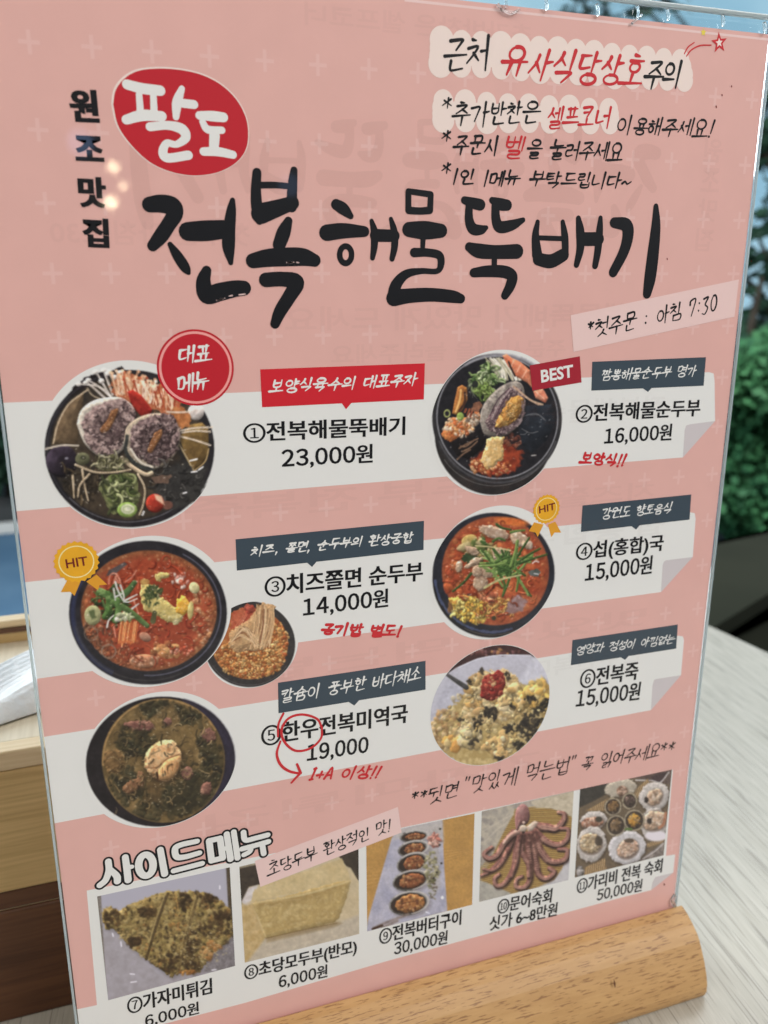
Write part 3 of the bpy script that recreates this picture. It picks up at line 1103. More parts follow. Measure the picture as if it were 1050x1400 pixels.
    p.poly(lip, ((66, 46, 50), (128, 104, 102), (52, 38, 42)), sm=4, wob=12, cell=14, bump=.3, width=30)
    for i in range(260):
        t, q = p.rng.uniform(0, 6.28), p.rng.uniform(.55, 1.0)
        x = 585 + 120 * q * math.cos(t) * .87 - 190 * q * math.sin(t) * .5
        y = 490 + 120 * q * math.cos(t) * .5 + 190 * q * math.sin(t) * .87
        if inside(lip, x, y):
            p.line([(x, y), (x + p.rng.uniform(-14, 14), y + p.rng.uniform(-14, 14))], p.rng.uniform(5, 10), p.rng.choice([(70, 50, 54), (168, 146, 138), (46, 34, 38), (196, 174, 160), (112, 88, 88)]), op=.8)
    for o in (0, 22, 44):
        p.line([(610 + o * .2, 320 + o * .4), (530 + o * .5, 400 + o), (470 + o * .6, 520 + o)], 9, (70, 46, 56) if o != 22 else (176, 156, 150), op=.8)
    mt = [(612, 392), (660, 372), (700, 384), (712, 432), (690, 510), (622, 570), (545, 604), (508, 592), (530, 530), (570, 460)]
    p.poly(mt, (60, 40, 36), sm=4, op=.6, soft=24)
    p.poly(mt, ((200, 146, 62), (164, 106, 42), (216, 170, 88)), sm=4, bump=.35, width=40, cell=34, wob=6)
    p.frill(620, 490, 60, 70, 24, [(186, 130, 52), (224, 180, 100), (150, 96, 38)], (14, 40), (4, 9))
    p.specks(630, 470, 50, 60, 16, (240, 214, 160), (2, 5), .7)
    p.line([(700, 420), (710, 500), (660, 590), (560, 640)], 16, ((150, 130, 126), (84, 64, 66)), wob=6)
    for o in (0, 26, 50):
        p.line([(640 + o * .7, 305 + o * .6), (740 + o * .5, 390 + o * .3), (820 + o * .6, 436)], 12, ((206, 172, 138), (170, 130, 98)), op=.95)
    p.poly([(450, 690), (490, 665), (570, 672), (565, 720), (580, 770), (570, 830), (510, 870), (460, 910), (430, 890), (405, 840), (430, 770)],
           ((226, 192, 122), (202, 156, 84), (232, 208, 150)), wob=9, cell=26, bump=.3, width=25)
    p.specks(530, 600, 380, 330, 60, (220, 214, 204), (2, 5), .5)
    p.mottle(14, .09)
    return p.finish(1)


def stew(p, cx, cy, rx, ry, base, edge):
    p.ell(cx, cy, rx, ry, edge, soft=10, cell=40)
    p.ell(cx, cy, rx * .9, ry * .9, base, soft=50, cell=110)


def paint_dish3():
    p = Photo((80, 720, 4.375), 1050, 1006, W_, 31)
    p.ell(535, 514, 472, 430, ((34, 32, 36), (48, 45, 48)), soft=5, cell=50)
    p.ring(535, 514, 450, 408, 24, (50, 56, 88), arc=(120, 225), soft=16, op=.8)
    p.ring(545, 505, 425, 385, 7, (110, 110, 130), arc=(-60, 95), op=.7)
    p.ring(535, 520, 440, 400, 8, (70, 66, 64), arc=(60, 170), op=.6)
    base0 = p.img.copy()
    stew(p, 540, 502, 408, 362, ((170, 68, 38), (146, 54, 30), (184, 84, 50)), ((160, 92, 52), (120, 66, 38)))
    p.scatter(540, 502, 400, 352, 260, (3, 8), [(196, 112, 62), (170, 80, 44), (206, 140, 84), (140, 64, 36)], edge=True, hi=.3, op=.5)
    p.scatter(540, 502, 380, 330, 220, (4, 12), [(184, 66, 36), (196, 84, 48), (160, 52, 30), (204, 110, 60)], dark=.3, op=.55, hi=.12)
    p.scatter(860, 560, 60, 220, 90, (5, 13), [(206, 130, 76), (190, 100, 56), (216, 156, 100)], hi=.35, op=.6)
    p.scatter(640, 740, 80, 45, 34, (8, 18), [(184, 120, 66), (206, 150, 86), (150, 84, 46)], hi=.4)
    p.scatter(220, 640, 90, 130, 80, (5, 12), [(166, 96, 58), (140, 78, 48), (180, 116, 78), (120, 82, 60)], hi=.4, op=.6)
    p.frill(220, 650, 100, 120, 50, [(176, 92, 52), (140, 70, 42), (196, 124, 84), (110, 74, 54)], (16, 50), (4, 10))
    p.scatter(330, 760, 120, 60, 50, (4, 11), [(170, 86, 48), (184, 116, 74), (140, 72, 44)], hi=.4, op=.6)
    p.frill(380, 770, 160, 60, 40, [(180, 84, 48), (150, 66, 40), (200, 120, 76)], (16, 50), (4, 9))
    p.ell(512, 805, 86, 42, ((176, 108, 70), (190, 130, 88)), bump=.4, width=20)
    p.scatter(512, 800, 80, 36, 26, (6, 14), [(190, 122, 82), (164, 90, 56), (204, 148, 108)], hi=.6, op=.7)
    p.frill(560, 480, 330, 300, 90, [(186, 66, 36), (160, 50, 28), (206, 92, 54), (146, 44, 26)], (24, 80), (4, 10))
    n = np.sqrt(((p.X - 540) / 404) ** 2 + ((p.Y - 502) / 358) ** 2)
    a = np.clip((n - 1.0) * 40, 0, 1)[..., None]
    p.img = p.img * (1 - a) + base0 * a
    # cheese and egg
    ch = ((208, 190, 112), (184, 160, 82), (218, 204, 140))
    p.poly([(485, 385), (505, 340), (545, 345), (600, 370), (610, 420), (650, 440), (700, 480), (750, 540), (720, 578), (670, 578), (620, 545), (560, 520), (515, 490), (490, 440)], ch, wob=9, cell=30, bump=.3, width=28, sm=4)
    p.poly([(580, 285), (610, 268), (668, 285), (655, 300), (620, 310), (605, 332), (585, 325)], ch, wob=6, cell=20, bump=.3, width=16)
    p.ell(518, 330, 30, 16, ((190, 150, 74), (170, 110, 52)), wob=5)
    p.ell(742, 470, 42, 56, ((222, 152, 36), (234, 182, 70)), bump=.35, width=25, wob=7)
    p.ell(790, 500, 18, 56, ((206, 192, 112), (180, 160, 90)), rot=5, bump=.3, width=12)
    p.ell(812, 366, 30, 36, ((214, 206, 150), (190, 176, 112)), rot=-30, bump=.35, width=18)
    for (x, y, n, r) in ((565, 395, 60, 50), (550, 440, 20, 50)):
        p.scatter(x, y, r, r * .8, n, (3, 7), [(60, 76, 40), (84, 96, 54), (48, 58, 34)], el=3, dark=.2)
    p.scatter(730, 320, 50, 50, 20, (5, 12), [(214, 150, 130), (230, 200, 180), (190, 80, 50)], hi=.6)
    p.scatter(730, 740, 70, 30, 14, (5, 10), [(210, 130, 100), (196, 80, 50)], hi=.7)
    p.line([(575, 515), (565, 565)], 26, ((72, 74, 44), (96, 92, 54)), w1=34)
    # grey plate edge, pink strands
    p.poly([(285, 295), (300, 262), (395, 210), (412, 225), (380, 250), (330, 290)], ((92, 82, 80), (72, 64, 62)), soft=6)
    for q in ([(300, 340), (310, 290), (340, 280), (370, 320)], [(330, 340), (350, 290), (372, 340)], [(400, 330), (440, 300), (465, 262)], [(340, 300), (360, 340)], [(450, 440), (478, 520)], [(330, 600), (342, 660)]):
        p.line(q, 9, ((214, 140, 110), (196, 104, 76)))
    # leek and greens
    p.frill(330, 470, 110, 110, 40, [(60, 84, 40), (92, 120, 60), (46, 62, 34)], (30, 80), (8, 18))
    gr = ((90, 126, 56), (62, 94, 42), (120, 150, 80))
    p.line([(250, 392), (300, 420), (300, 500), (275, 540)], 52, gr, w1=34, bump=.3, width=20)
    p.line([(330, 455), (430, 510), (530, 592)], 42, ((66, 92, 44), (90, 116, 60)), w1=30, bump=.3, width=18)
    p.line([(385, 410), (420, 380), (455, 335)], 46, ((58, 88, 44), (80, 112, 60)), w1=30, bump=.25, width=18)
    p.line([(350, 440), (360, 500), (340, 560)], 36, ((70, 104, 48), (96, 130, 64)), bump=.25, width=16)
    for q in ([(340, 330), (355, 380), (400, 450), (470, 430)], [(370, 350), (390, 410), (390, 450)], [(400, 440), (470, 405)], [(340, 420), (380, 400)], [(290, 600), (300, 560), (330, 530)], [(360, 560), (400, 530)], [(440, 490), (480, 460)], [(330, 370), (340, 440)]):
        p.line(q, 12, ((222, 214, 200), (190, 192, 184)), w1=7)
    p.scatter(390, 545, 50, 22, 20, (6, 12), [(196, 200, 150), (150, 170, 100), (222, 214, 190)], el=2.5)
    p.ell(205, 530, 50, 60, ((170, 168, 116), (142, 144, 90)), bump=.35, width=18)
    p.poly([(185, 510), (215, 495), (225, 540), (195, 560)], (88, 100, 58), wob=6, soft=8)
    for i in range(11):
        x = 365 + i * 10
        p.line([(x + 10, 575 + p.rng.uniform(-8, 8)), (x, 640), (x - 6, 700 + p.rng.uniform(-20, 15))], 9, p.rng.choice([(212, 118, 56), (196, 92, 42), (226, 146, 80)]))
    p.line([(360, 690), (440, 690)], 12, (206, 104, 50))
    p.ell(518, 660, 38, 26, ((176, 128, 100), (150, 96, 70)), rot=30, bump=.35, width=18)
    p.ring(300, 745, 42, 40, 9, (140, 128, 110), op=.6)
    p.ring(195, 640, 40, 40, 8, (140, 120, 96), op=.5)
    p.specks(540, 520, 380, 330, 130, (238, 214, 190), (2, 4), .6)
    p.mottle(12, .07)
    return p.finish(1)


def paint_dish3b():
    p = Photo((270, 800, 7.0), 1050, 1050, W_, 41, res=1.4)
    p.ell(498, 565, 436, 410, ((60, 56, 54), (46, 44, 44)), soft=6)
    p.ring(498, 565, 416, 392, 8, (84, 82, 82), arc=(30, 150), op=.7)
    p.ell(500, 560, 366, 340, ((182, 104, 46), (158, 80, 36), (196, 128, 62)), cell=60, soft=10)
    p.scatter(510, 700, 330, 190, 520, (7, 15), [(214, 158, 82), (196, 128, 58), (224, 176, 104), (170, 92, 40)], hi=.12, dark=.55)
    p.scatter(790, 520, 80, 170, 120, (6, 14), [(210, 150, 78), (190, 116, 54), (222, 176, 104)], dark=.55)
    p.scatter(500, 560, 355, 330, 160, (7, 18), [(206, 146, 74), (186, 108, 48), (176, 84, 40)], edge=True, dark=.5)
    p.poly([(330, 260), (480, 200), (560, 220), (540, 320), (420, 420), (310, 420)], ((176, 72, 44), (196, 104, 66)), wob=14, cell=30)
    for i in range(18):
        p.line([(480 + i * 4 + p.rng.uniform(-20, 20), 240), (430 + i * 3, 310), (370 + i * 4, 390)], 11, p.rng.choice([(196, 92, 60), (150, 50, 34), (210, 130, 90), (170, 66, 44)]))
    p.scatter(500, 220, 40, 30, 12, (12, 22), [(170, 64, 48), (186, 84, 62)])
    npoly = [(305, 450), (400, 380), (480, 335), (560, 240), (620, 165), (700, 180), (742, 205), (735, 320), (690, 420), (690, 540), (600, 630), (480, 620), (380, 645), (300, 590)]
    p.poly(npoly, ((192, 152, 100), (168, 124, 78)), wob=10, cell=26, bump=.2, width=60)
    R = p.rng
    for i in range(90):
        t = R.random()
        if R.random() < .55:
            x0, y0 = 560 + t * 170, 200 + R.uniform(-20, 60)
            q = [(x0, y0), (x0 - 10 + R.uniform(-20, 20), 380), (x0 - 40 + R.uniform(-40, 30), 560 + R.uniform(-30, 50))]
        else:
            x0, y0 = 310 + t * 120, 560 - t * 130
            q = [(x0, y0), (430 + R.uniform(-20, 40), 430 + R.uniform(-40, 60)), (560 + R.uniform(-20, 30), 560 + R.uniform(-60, 60))]
        p.line(q, R.uniform(7, 14), R.choice([(210, 170, 118), (186, 142, 92), (148, 100, 60), (198, 156, 104), (132, 84, 52), (216, 182, 134)]), op=.85)
    p.specks(520, 600, 320, 280, 60, (236, 206, 160), (3, 6), .6)
    p.mottle(16, .08)
    return p.finish(1)


def paint_dish4():
    p = Photo((570, 670, 5.0), 1050, 1050, W_, 53)
    p.ell(508, 606, 402, 402, ((40, 38, 38), (30, 29, 31)), soft=6)
    p.ell(524, 570, 418, 414, ((46, 48, 56), (36, 36, 42)), rot=-35, soft=6, cell=60)
    p.ring(520, 575, 400, 392, 16, (74, 86, 122), rot=-35, arc=(70, 175), op=.75, wob=4)
    p.ring(516, 610, 398, 380, 5, (120, 108, 96), arc=(40, 120), op=.6)
    stew(p, 536, 552, 366, 372, ((186, 84, 42), (160, 62, 34), (206, 106, 54)), ((176, 88, 48), (132, 58, 36)))
    p.scatter(536, 552, 340, 350, 320, (6, 16), [(200, 96, 48), (176, 70, 40), (216, 126, 66), (150, 56, 34)], dark=.35, op=.6, hi=.18)
    p.ell(650, 215, 110, 26, ((226, 122, 46), (206, 92, 36)), rot=8, soft=14)
    p.poly([(215, 745), (300, 715), (420, 735), (520, 800), (485, 885), (420, 915), (350, 905), (270, 840)], ((216, 166, 44), (230, 196, 84), (196, 128, 40)), wob=12, cell=26, bump=.2, width=40)
    p.scatter(350, 810, 130, 80, 40, (8, 20), [(226, 190, 70), (206, 150, 50), (236, 214, 120), (196, 120, 48)], hi=.25, op=.5)
    p.frill(350, 815, 130, 80, 90, [(230, 190, 66), (206, 140, 44), (238, 214, 110), (216, 160, 50)], (10, 30), (12, 24))
    p.scatter(570, 790, 90, 60, 24, (8, 18), [(220, 160, 60), (200, 116, 50), (226, 180, 90)], hi=.25, op=.5)
    p.frill(570, 790, 110, 60, 50, [(222, 150, 56), (196, 100, 44), (228, 176, 84)], (20, 60), (5, 12))
    p.scatter(480, 720, 60, 40, 22, (8, 20), [(214, 130, 84), (196, 96, 60), (226, 160, 110)])
    p.poly([(630, 750), (690, 720), (750, 760), (720, 820), (650, 850), (610, 830)], ((156, 132, 132), (130, 92, 84)), wob=10, soft=14)
    p.scatter(250, 600, 60, 120, 40, (10, 24), [(200, 92, 46), (180, 72, 40), (214, 120, 66)], op=.8, hi=.25)
    p.frill(536, 560, 320, 330, 90, [(196, 88, 44), (170, 66, 36), (212, 116, 60), (150, 56, 32)], (24, 80), (5, 12))
    # vegetables under
    p.ell(358, 345, 56, 40, ((186, 160, 84), (160, 134, 66)), rot=-20, bump=.3, width=20)
    p.scatter(420, 420, 120, 70, 40, (10, 24), [(172, 150, 84), (196, 176, 116), (120, 124, 60), (88, 104, 48)], el=2.4)
    p.poly([(305, 450), (340, 418), (390, 440), (440, 470), (420, 520), (340, 510)], ((42, 58, 34), (60, 80, 46)), wob=12)
    cl = ((196, 168, 134), (164, 132, 102), (212, 192, 164))
    for (x, y, rx, ry, ro) in ((530, 290, 104, 44, 18), (700, 335, 64, 46, 20), (755, 372, 40, 26, 20), (372, 410, 50, 26, 25), (288, 522, 24, 36, 10), (386, 496, 64, 22, -32), (575, 428, 62, 32, 12),
                               (545, 440, 26, 44, -20), (432, 632, 48, 58, 15), (470, 560, 56, 36, 20), (410, 555, 36, 40, 0)):
        p.ell(x + 5, y + 8, rx * 1.05, ry * 1.1, (90, 50, 34), rot=ro, op=.5, soft=14)
        p.ell(x, y, rx, ry, cl, rot=ro, bump=.35, width=18, wob=6, cell=26)
    for i in range(9):
        p.line([(450 + i * 12, 250 + i * 3), (480 + i * 13, 280), (520 + i * 12, 320)], 4, (160, 128, 110), op=.6)
    # chives
    R = p.rng
    gs = [(84, 116, 50), (62, 92, 40), (112, 140, 66), (134, 158, 84), (54, 80, 36)]
    for _ in range(34):
        p.line([(560 + R.uniform(-130, 130), 500 + R.uniform(-90, 70)), (600 + R.uniform(-60, 60), 520 + R.uniform(-50, 60)), (600 + R.uniform(-110, 190), 500 + R.uniform(-110, 120))], R.uniform(10, 18), R.choice(gs), bump=.25, width=8)
    for q in ([(620, 560), (700, 430), (768, 325)], [(660, 520), (750, 450), (842, 400)], [(700, 500), (790, 470), (888, 440)], [(670, 540), (680, 440), (690, 345)], [(640, 520), (672, 420), (682, 350)],
              [(560, 560), (600, 650), (585, 725)], [(640, 560), (620, 640), (590, 715)], [(680, 580), (730, 660), (780, 725)], [(690, 600), (740, 680), (760, 720)], [(700, 570), (690, 630), (680, 690)],
              [(520, 560), (560, 620), (585, 660)], [(370, 570), (320, 630), (245, 692)], [(480, 500), (580, 530), (660, 560)], [(540, 495), (590, 470), (630, 455)], [(430, 520), (520, 515), (600, 500)],
              [(640, 290), (680, 280), (735, 275)], [(545, 235), (580, 258), (640, 270)], [(520, 350), (560, 330), (600, 345)], [(440, 350), (470, 370), (450, 330)]):
        p.line(q, 19, R.choice(gs), w1=14, bump=.3, width=8)
    p.line([(460, 668), (560, 615), (710, 580)], 16, ((200, 190, 130), (170, 166, 100)), w1=10)
    p.line([(400, 380), (500, 388), (640, 412)], 9, (196, 180, 120))
    p.poly([(760, 560), (810, 535), (850, 560), (830, 585), (780, 590)], ((70, 78, 70), (100, 104, 98)), wob=6)
    p.line([(790, 500), (810, 485), (832, 492)], 8, (220, 212, 206))
    p.line([(800, 570), (830, 575)], 7, (200, 200, 200))
    p.ell(525, 875, 15, 16, (60, 56, 36))
    p.ell(355, 715, 14, 9, (90, 56, 48))
    p.specks(536, 560, 340, 350, 110, (240, 214, 180), (2, 5), .6)
    p.mottle(13, .08)
    return p.finish(1)


def paint_dish5():
    p = Photo((105, 935, 4.565), 1050, 959, W_, 61)
    p.ell(522, 484, 466, 404, ((40, 34, 36), (30, 26, 28)), rot=-8, soft=5, cell=60)
    p.ring(522, 484, 435, 380, 50, (48, 42, 62), rot=-8, arc=(290, 50), soft=30, op=.8)
    p.ell(540, 478, 384, 388, ((128, 100, 54), (96, 76, 42), (144, 114, 64)), rot=-8, cell=110, soft=8)
    p.ring(540, 478, 376, 380, 12, (176, 134, 74), rot=-8, arc=(175, 330), op=.75)
    # seaweed
    base0 = p.img.copy()
    R = p.rng
    for (x, y, rx, ry, n) in ((370, 370, 110, 80, 60), (300, 620, 110, 80, 50), (740, 620, 180, 130, 90), (480, 760, 260, 100, 90), (830, 440, 70, 130, 50), (560, 150, 110, 40, 30), (740, 200, 90, 40, 24), (440, 150, 60, 40, 16)):
        for _ in range(n):
            a, q = R.uniform(0, 6.28), math.sqrt(R.random())
            x0, y0 = x + rx * q * math.cos(a), y + ry * q * math.sin(a)
            b = R.uniform(0, 6.28)
            L = R.uniform(20, 60)
            p.line([(x0, y0), (x0 + L * .5 * math.cos(b), y0 + L * .5 * math.sin(b)), (x0 + L * math.cos(b + .7), y0 + L * math.sin(b + .7))], R.uniform(12, 34),
                   R.choice([(48, 42, 27), (62, 54, 32), (40, 36, 26), (76, 66, 40), (56, 54, 36)]), op=.75, bump=.3, width=12, soft=8)
    p.poly([(560, 640), (760, 560), (880, 580), (900, 700), (760, 800), (560, 820), (480, 760)], ((58, 52, 32), (44, 40, 27)), wob=24, soft=40, op=.7, cell=40)
    p.poly([(430, 600), (560, 590), (520, 740), (440, 730)], ((104, 80, 44), (88, 66, 38)), wob=16, soft=30, op=.7)
    p.poly([(620, 300), (760, 240), (740, 360), (660, 420), (560, 330)], ((134, 106, 58), (112, 88, 46)), wob=16, soft=30, op=.7)
    p.poly([(500, 150), (600, 130), (640, 220), (560, 300), (480, 230)], ((124, 98, 54), (146, 112, 66)), wob=14, soft=26, op=.6)
    p.ell(228, 480, 66, 76, ((126, 94, 52), (98, 72, 40)), wob=10, bump=.3, width=30, soft=10)
    n = np.sqrt(((p.X - 540) / 372) ** 2 + ((p.Y - 478) / 376) ** 2)
    a = np.clip((n - 1.0) * 40, 0, 1)[..., None]
    p.img = p.img * (1 - a) + base0 * a
    # beef
    for (x, y, rx, ry, ro) in ((392, 258, 92, 32, 4), (565, 236, 32, 24, -30), (825, 320, 46, 40, 30), (690, 552, 40, 38, 30), (806, 652, 32, 46, 10), (340, 640, 60, 36, -30), (400, 600, 26, 50, 0)):
        p.ell(x, y + 6, rx * 1.1, ry * 1.2, (50, 38, 26), rot=ro, op=.5, soft=14)
        p.ell(x, y, rx, ry, ((144, 96, 76), (112, 72, 60), (166, 118, 92)) if x not in (340, 400) else ((140, 98, 62), (112, 76, 48)), rot=ro, wob=8, bump=.35, width=18, cell=20)
    for _ in range(16):
        p.line([(330 + R.uniform(0, 120), 235 + R.uniform(0, 20)), (340 + R.uniform(0, 120), 275)], 5, (110, 66, 56), op=.6)
    # abalone meat, scored
    p.ell(548, 486, 128, 138, (62, 46, 28), rot=25, op=.7, soft=24)
    am = [(420, 520), (425, 440), (470, 385), (540, 350), (600, 352), (628, 395), (650, 440), (640, 520), (590, 590), (535, 606), (470, 575)]
    p.poly(am, ((204, 150, 92), (220, 176, 120), (186, 128, 74)), sm=4, bump=.4, width=40, cell=30, wob=5)
    p.poly([(560, 470), (640, 445), (648, 500), (600, 585), (530, 600), (500, 560)], ((214, 160, 98), (196, 138, 80)), sm=3, bump=.4, width=24, soft=8)
    p.line([(430, 520), (500, 520), (560, 470), (640, 440)], 9, (150, 96, 54), op=.8)
    for o in (-60, -25, 10):
        p.line([(470 + o * .3, 420 - o * .4), (560 + o, 380 - o * .1), (600 + o * .5, 420)], 5, (176, 124, 76), op=.5)
    for i in range(5):
        x = 510 + i * 30
        p.line([(x - 6, 535 - i * 13), (x - 2, 590 - i * 16)], 8, (160, 104, 58), op=.7)
    p.line([(455, 480), (480, 520)], 6, (170, 116, 70), op=.6)
    p.line([(500, 555), (505, 595)], 14, (70, 46, 28))
    p.frill(540, 480, 340, 340, 90, [(140, 112, 66), (166, 138, 88), (84, 68, 40), (112, 90, 54), (60, 54, 36)], (20, 70), (3, 8))
    p.specks(540, 480, 360, 360, 170, (186, 170, 130), (2, 5), .6)
    for _ in range(40):
        x, y, b = 540 + R.uniform(-330, 330), 480 + R.uniform(-330, 330), R.uniform(0, 6.28)
        p.line([(x, y), (x + 20 * math.cos(b), y + 20 * math.sin(b)), (x + 34 * math.cos(b + .6), y + 34 * math.sin(b + .6))], 5, (160, 134, 88), op=.45)
    p.mottle(16, .11)
    p.wipe(522, 484, 470, 408, -8)
    return p.finish(1)


def paint_dish6():
    p = Photo((575, 870, 5.526), 1050, 1050, (182, 181, 190), 71)
    p.poly([(0, 0), (1050, 0), (1050, 300), (830, 140), (600, 138), (430, 165), (270, 235), (0, 420)], ((74, 46, 44), (58, 38, 38)), soft=8)
    p.scatter(560, 115, 200, 24, 22, (9, 18), [(132, 84, 84), (172, 120, 110), (96, 56, 52), (176, 120, 70)], el=2)
    p.line([(285, 235), (430, 172), (600, 142), (830, 145)], 9, (206, 206, 214))
    p.poly([(60, 640), (140, 470), (215, 300), (330, 400), (330, 480), (180, 560), (100, 660)], ((164, 163, 174), (186, 186, 196)), soft=20)
    p.poly([(740, 350), (860, 360), (990, 330), (1000, 200), (860, 150)], ((188, 188, 198), (204, 204, 210)), soft=30)
    # porridge
    base = ((186, 160, 94), (168, 140, 78), (202, 178, 116))
    p.poly([(90, 660), (180, 580), (300, 480), (330, 440), (500, 420), (700, 400), (760, 360), (850, 375), (900, 350), (1000, 350), (1000, 800), (700, 1000), (300, 980), (120, 820)], base, wob=14, soft=14, cell=50)
    p.poly([(310, 640), (325, 540), (345, 400), (370, 330), (440, 285), (520, 262), (640, 250), (710, 285), (742, 380), (790, 480), (740, 600), (560, 680), (420, 690)], ((206, 178, 120), (186, 152, 92), (218, 196, 150)), wob=14, soft=8, cell=30, bump=.2, width=60)
    p.scatter(200, 700, 120, 150, 130, (8, 17), [(206, 168, 106), (190, 146, 88), (222, 190, 134), (176, 130, 76)], dark=.4, op=.8)
    p.scatter(560, 600, 380, 260, 260, (8, 18), [(210, 184, 116), (192, 162, 96), (222, 200, 140), (176, 146, 82)], dark=.35, op=.6)
    p.scatter(480, 430, 150, 150, 110, (12, 26), [(222, 196, 136), (206, 168, 96), (230, 206, 150), (216, 164, 84), (190, 148, 88)], dark=.5, op=.85, el=2)
    fl = [(226, 194, 124), (216, 170, 96), (232, 208, 154), (222, 176, 84)]
    p.scatter(700, 470, 110, 90, 50, (14, 34), fl, el=1.9, dark=.55)
    p.scatter(880, 430, 90, 90, 50, (14, 32), [(226, 186, 96), (216, 166, 74), (230, 202, 130)], el=1.7, dark=.5)
    p.scatter(240, 800, 60, 40, 16, (16, 32), [(226, 178, 90), (214, 150, 66), (222, 190, 120)], dark=.4)
    p.scatter(590, 830, 90, 70, 24, (16, 40), [(224, 196, 124), (212, 170, 100), (230, 212, 160)], el=2.2, dark=.55)
    p.scatter(380, 760, 70, 80, 20, (18, 44), [(214, 190, 124), (200, 168, 100), (226, 204, 150)], el=2, dark=.5)
    p.poly([(585, 480), (625, 435), (690, 470), (670, 520), (600, 535)], ((222, 190, 124), (206, 166, 100)), bump=.35, width=20)
    sw = [(52, 46, 38), (40, 36, 32), (70, 60, 46)]
    for (x, y, rx, ry, n) in ((530, 580, 50, 50, 26), (820, 700, 80, 90, 70), (840, 640, 90, 60, 40), (690, 690, 50, 40, 20), (940, 500, 40, 40, 20), (830, 470, 50, 24, 16), (430, 660, 40, 80, 16), (890, 560, 40, 30, 16),
                              (745, 820, 40, 40, 16), (370, 350, 16, 30, 6), (660, 290, 20, 30, 6), (590, 920, 30, 14, 8), (455, 265, 18, 20, 5), (310, 630, 30, 10, 6), (400, 800, 40, 40, 8), (690, 520, 16, 16, 4)):
        p.scatter(x, y, rx, ry, n, (5, 12), sw, el=2.6, dark=.2)
    p.frill(560, 620, 380, 260, 70, [(214, 188, 120), (180, 148, 84), (222, 200, 140), (168, 136, 76)], (8, 24), (8, 16))
    p.poly([(455, 470), (465, 330), (510, 285), (545, 290), (580, 248), (630, 280), (642, 360), (600, 450), (540, 490), (500, 480)], ((152, 44, 34), (120, 30, 26), (176, 66, 50)), wob=8, bump=.35, width=40, cell=26)
    p.scatter(545, 375, 80, 100, 70, (6, 15), [(166, 50, 38), (140, 36, 30), (190, 84, 62), (124, 34, 28)], hi=.2, dark=.4)
    p.scatter(540, 340, 40, 40, 10, (5, 9), [(226, 180, 120), (210, 150, 90)])
    p.line([(205, 292), (260, 330), (345, 385)], 26, ((60, 58, 56), (84, 82, 82)), w1=40, bump=.3, width=12)
    p.line([(215, 320), (300, 390)], 5, (190, 190, 194))
    p.mottle(16, .035)
    return p.finish(1)


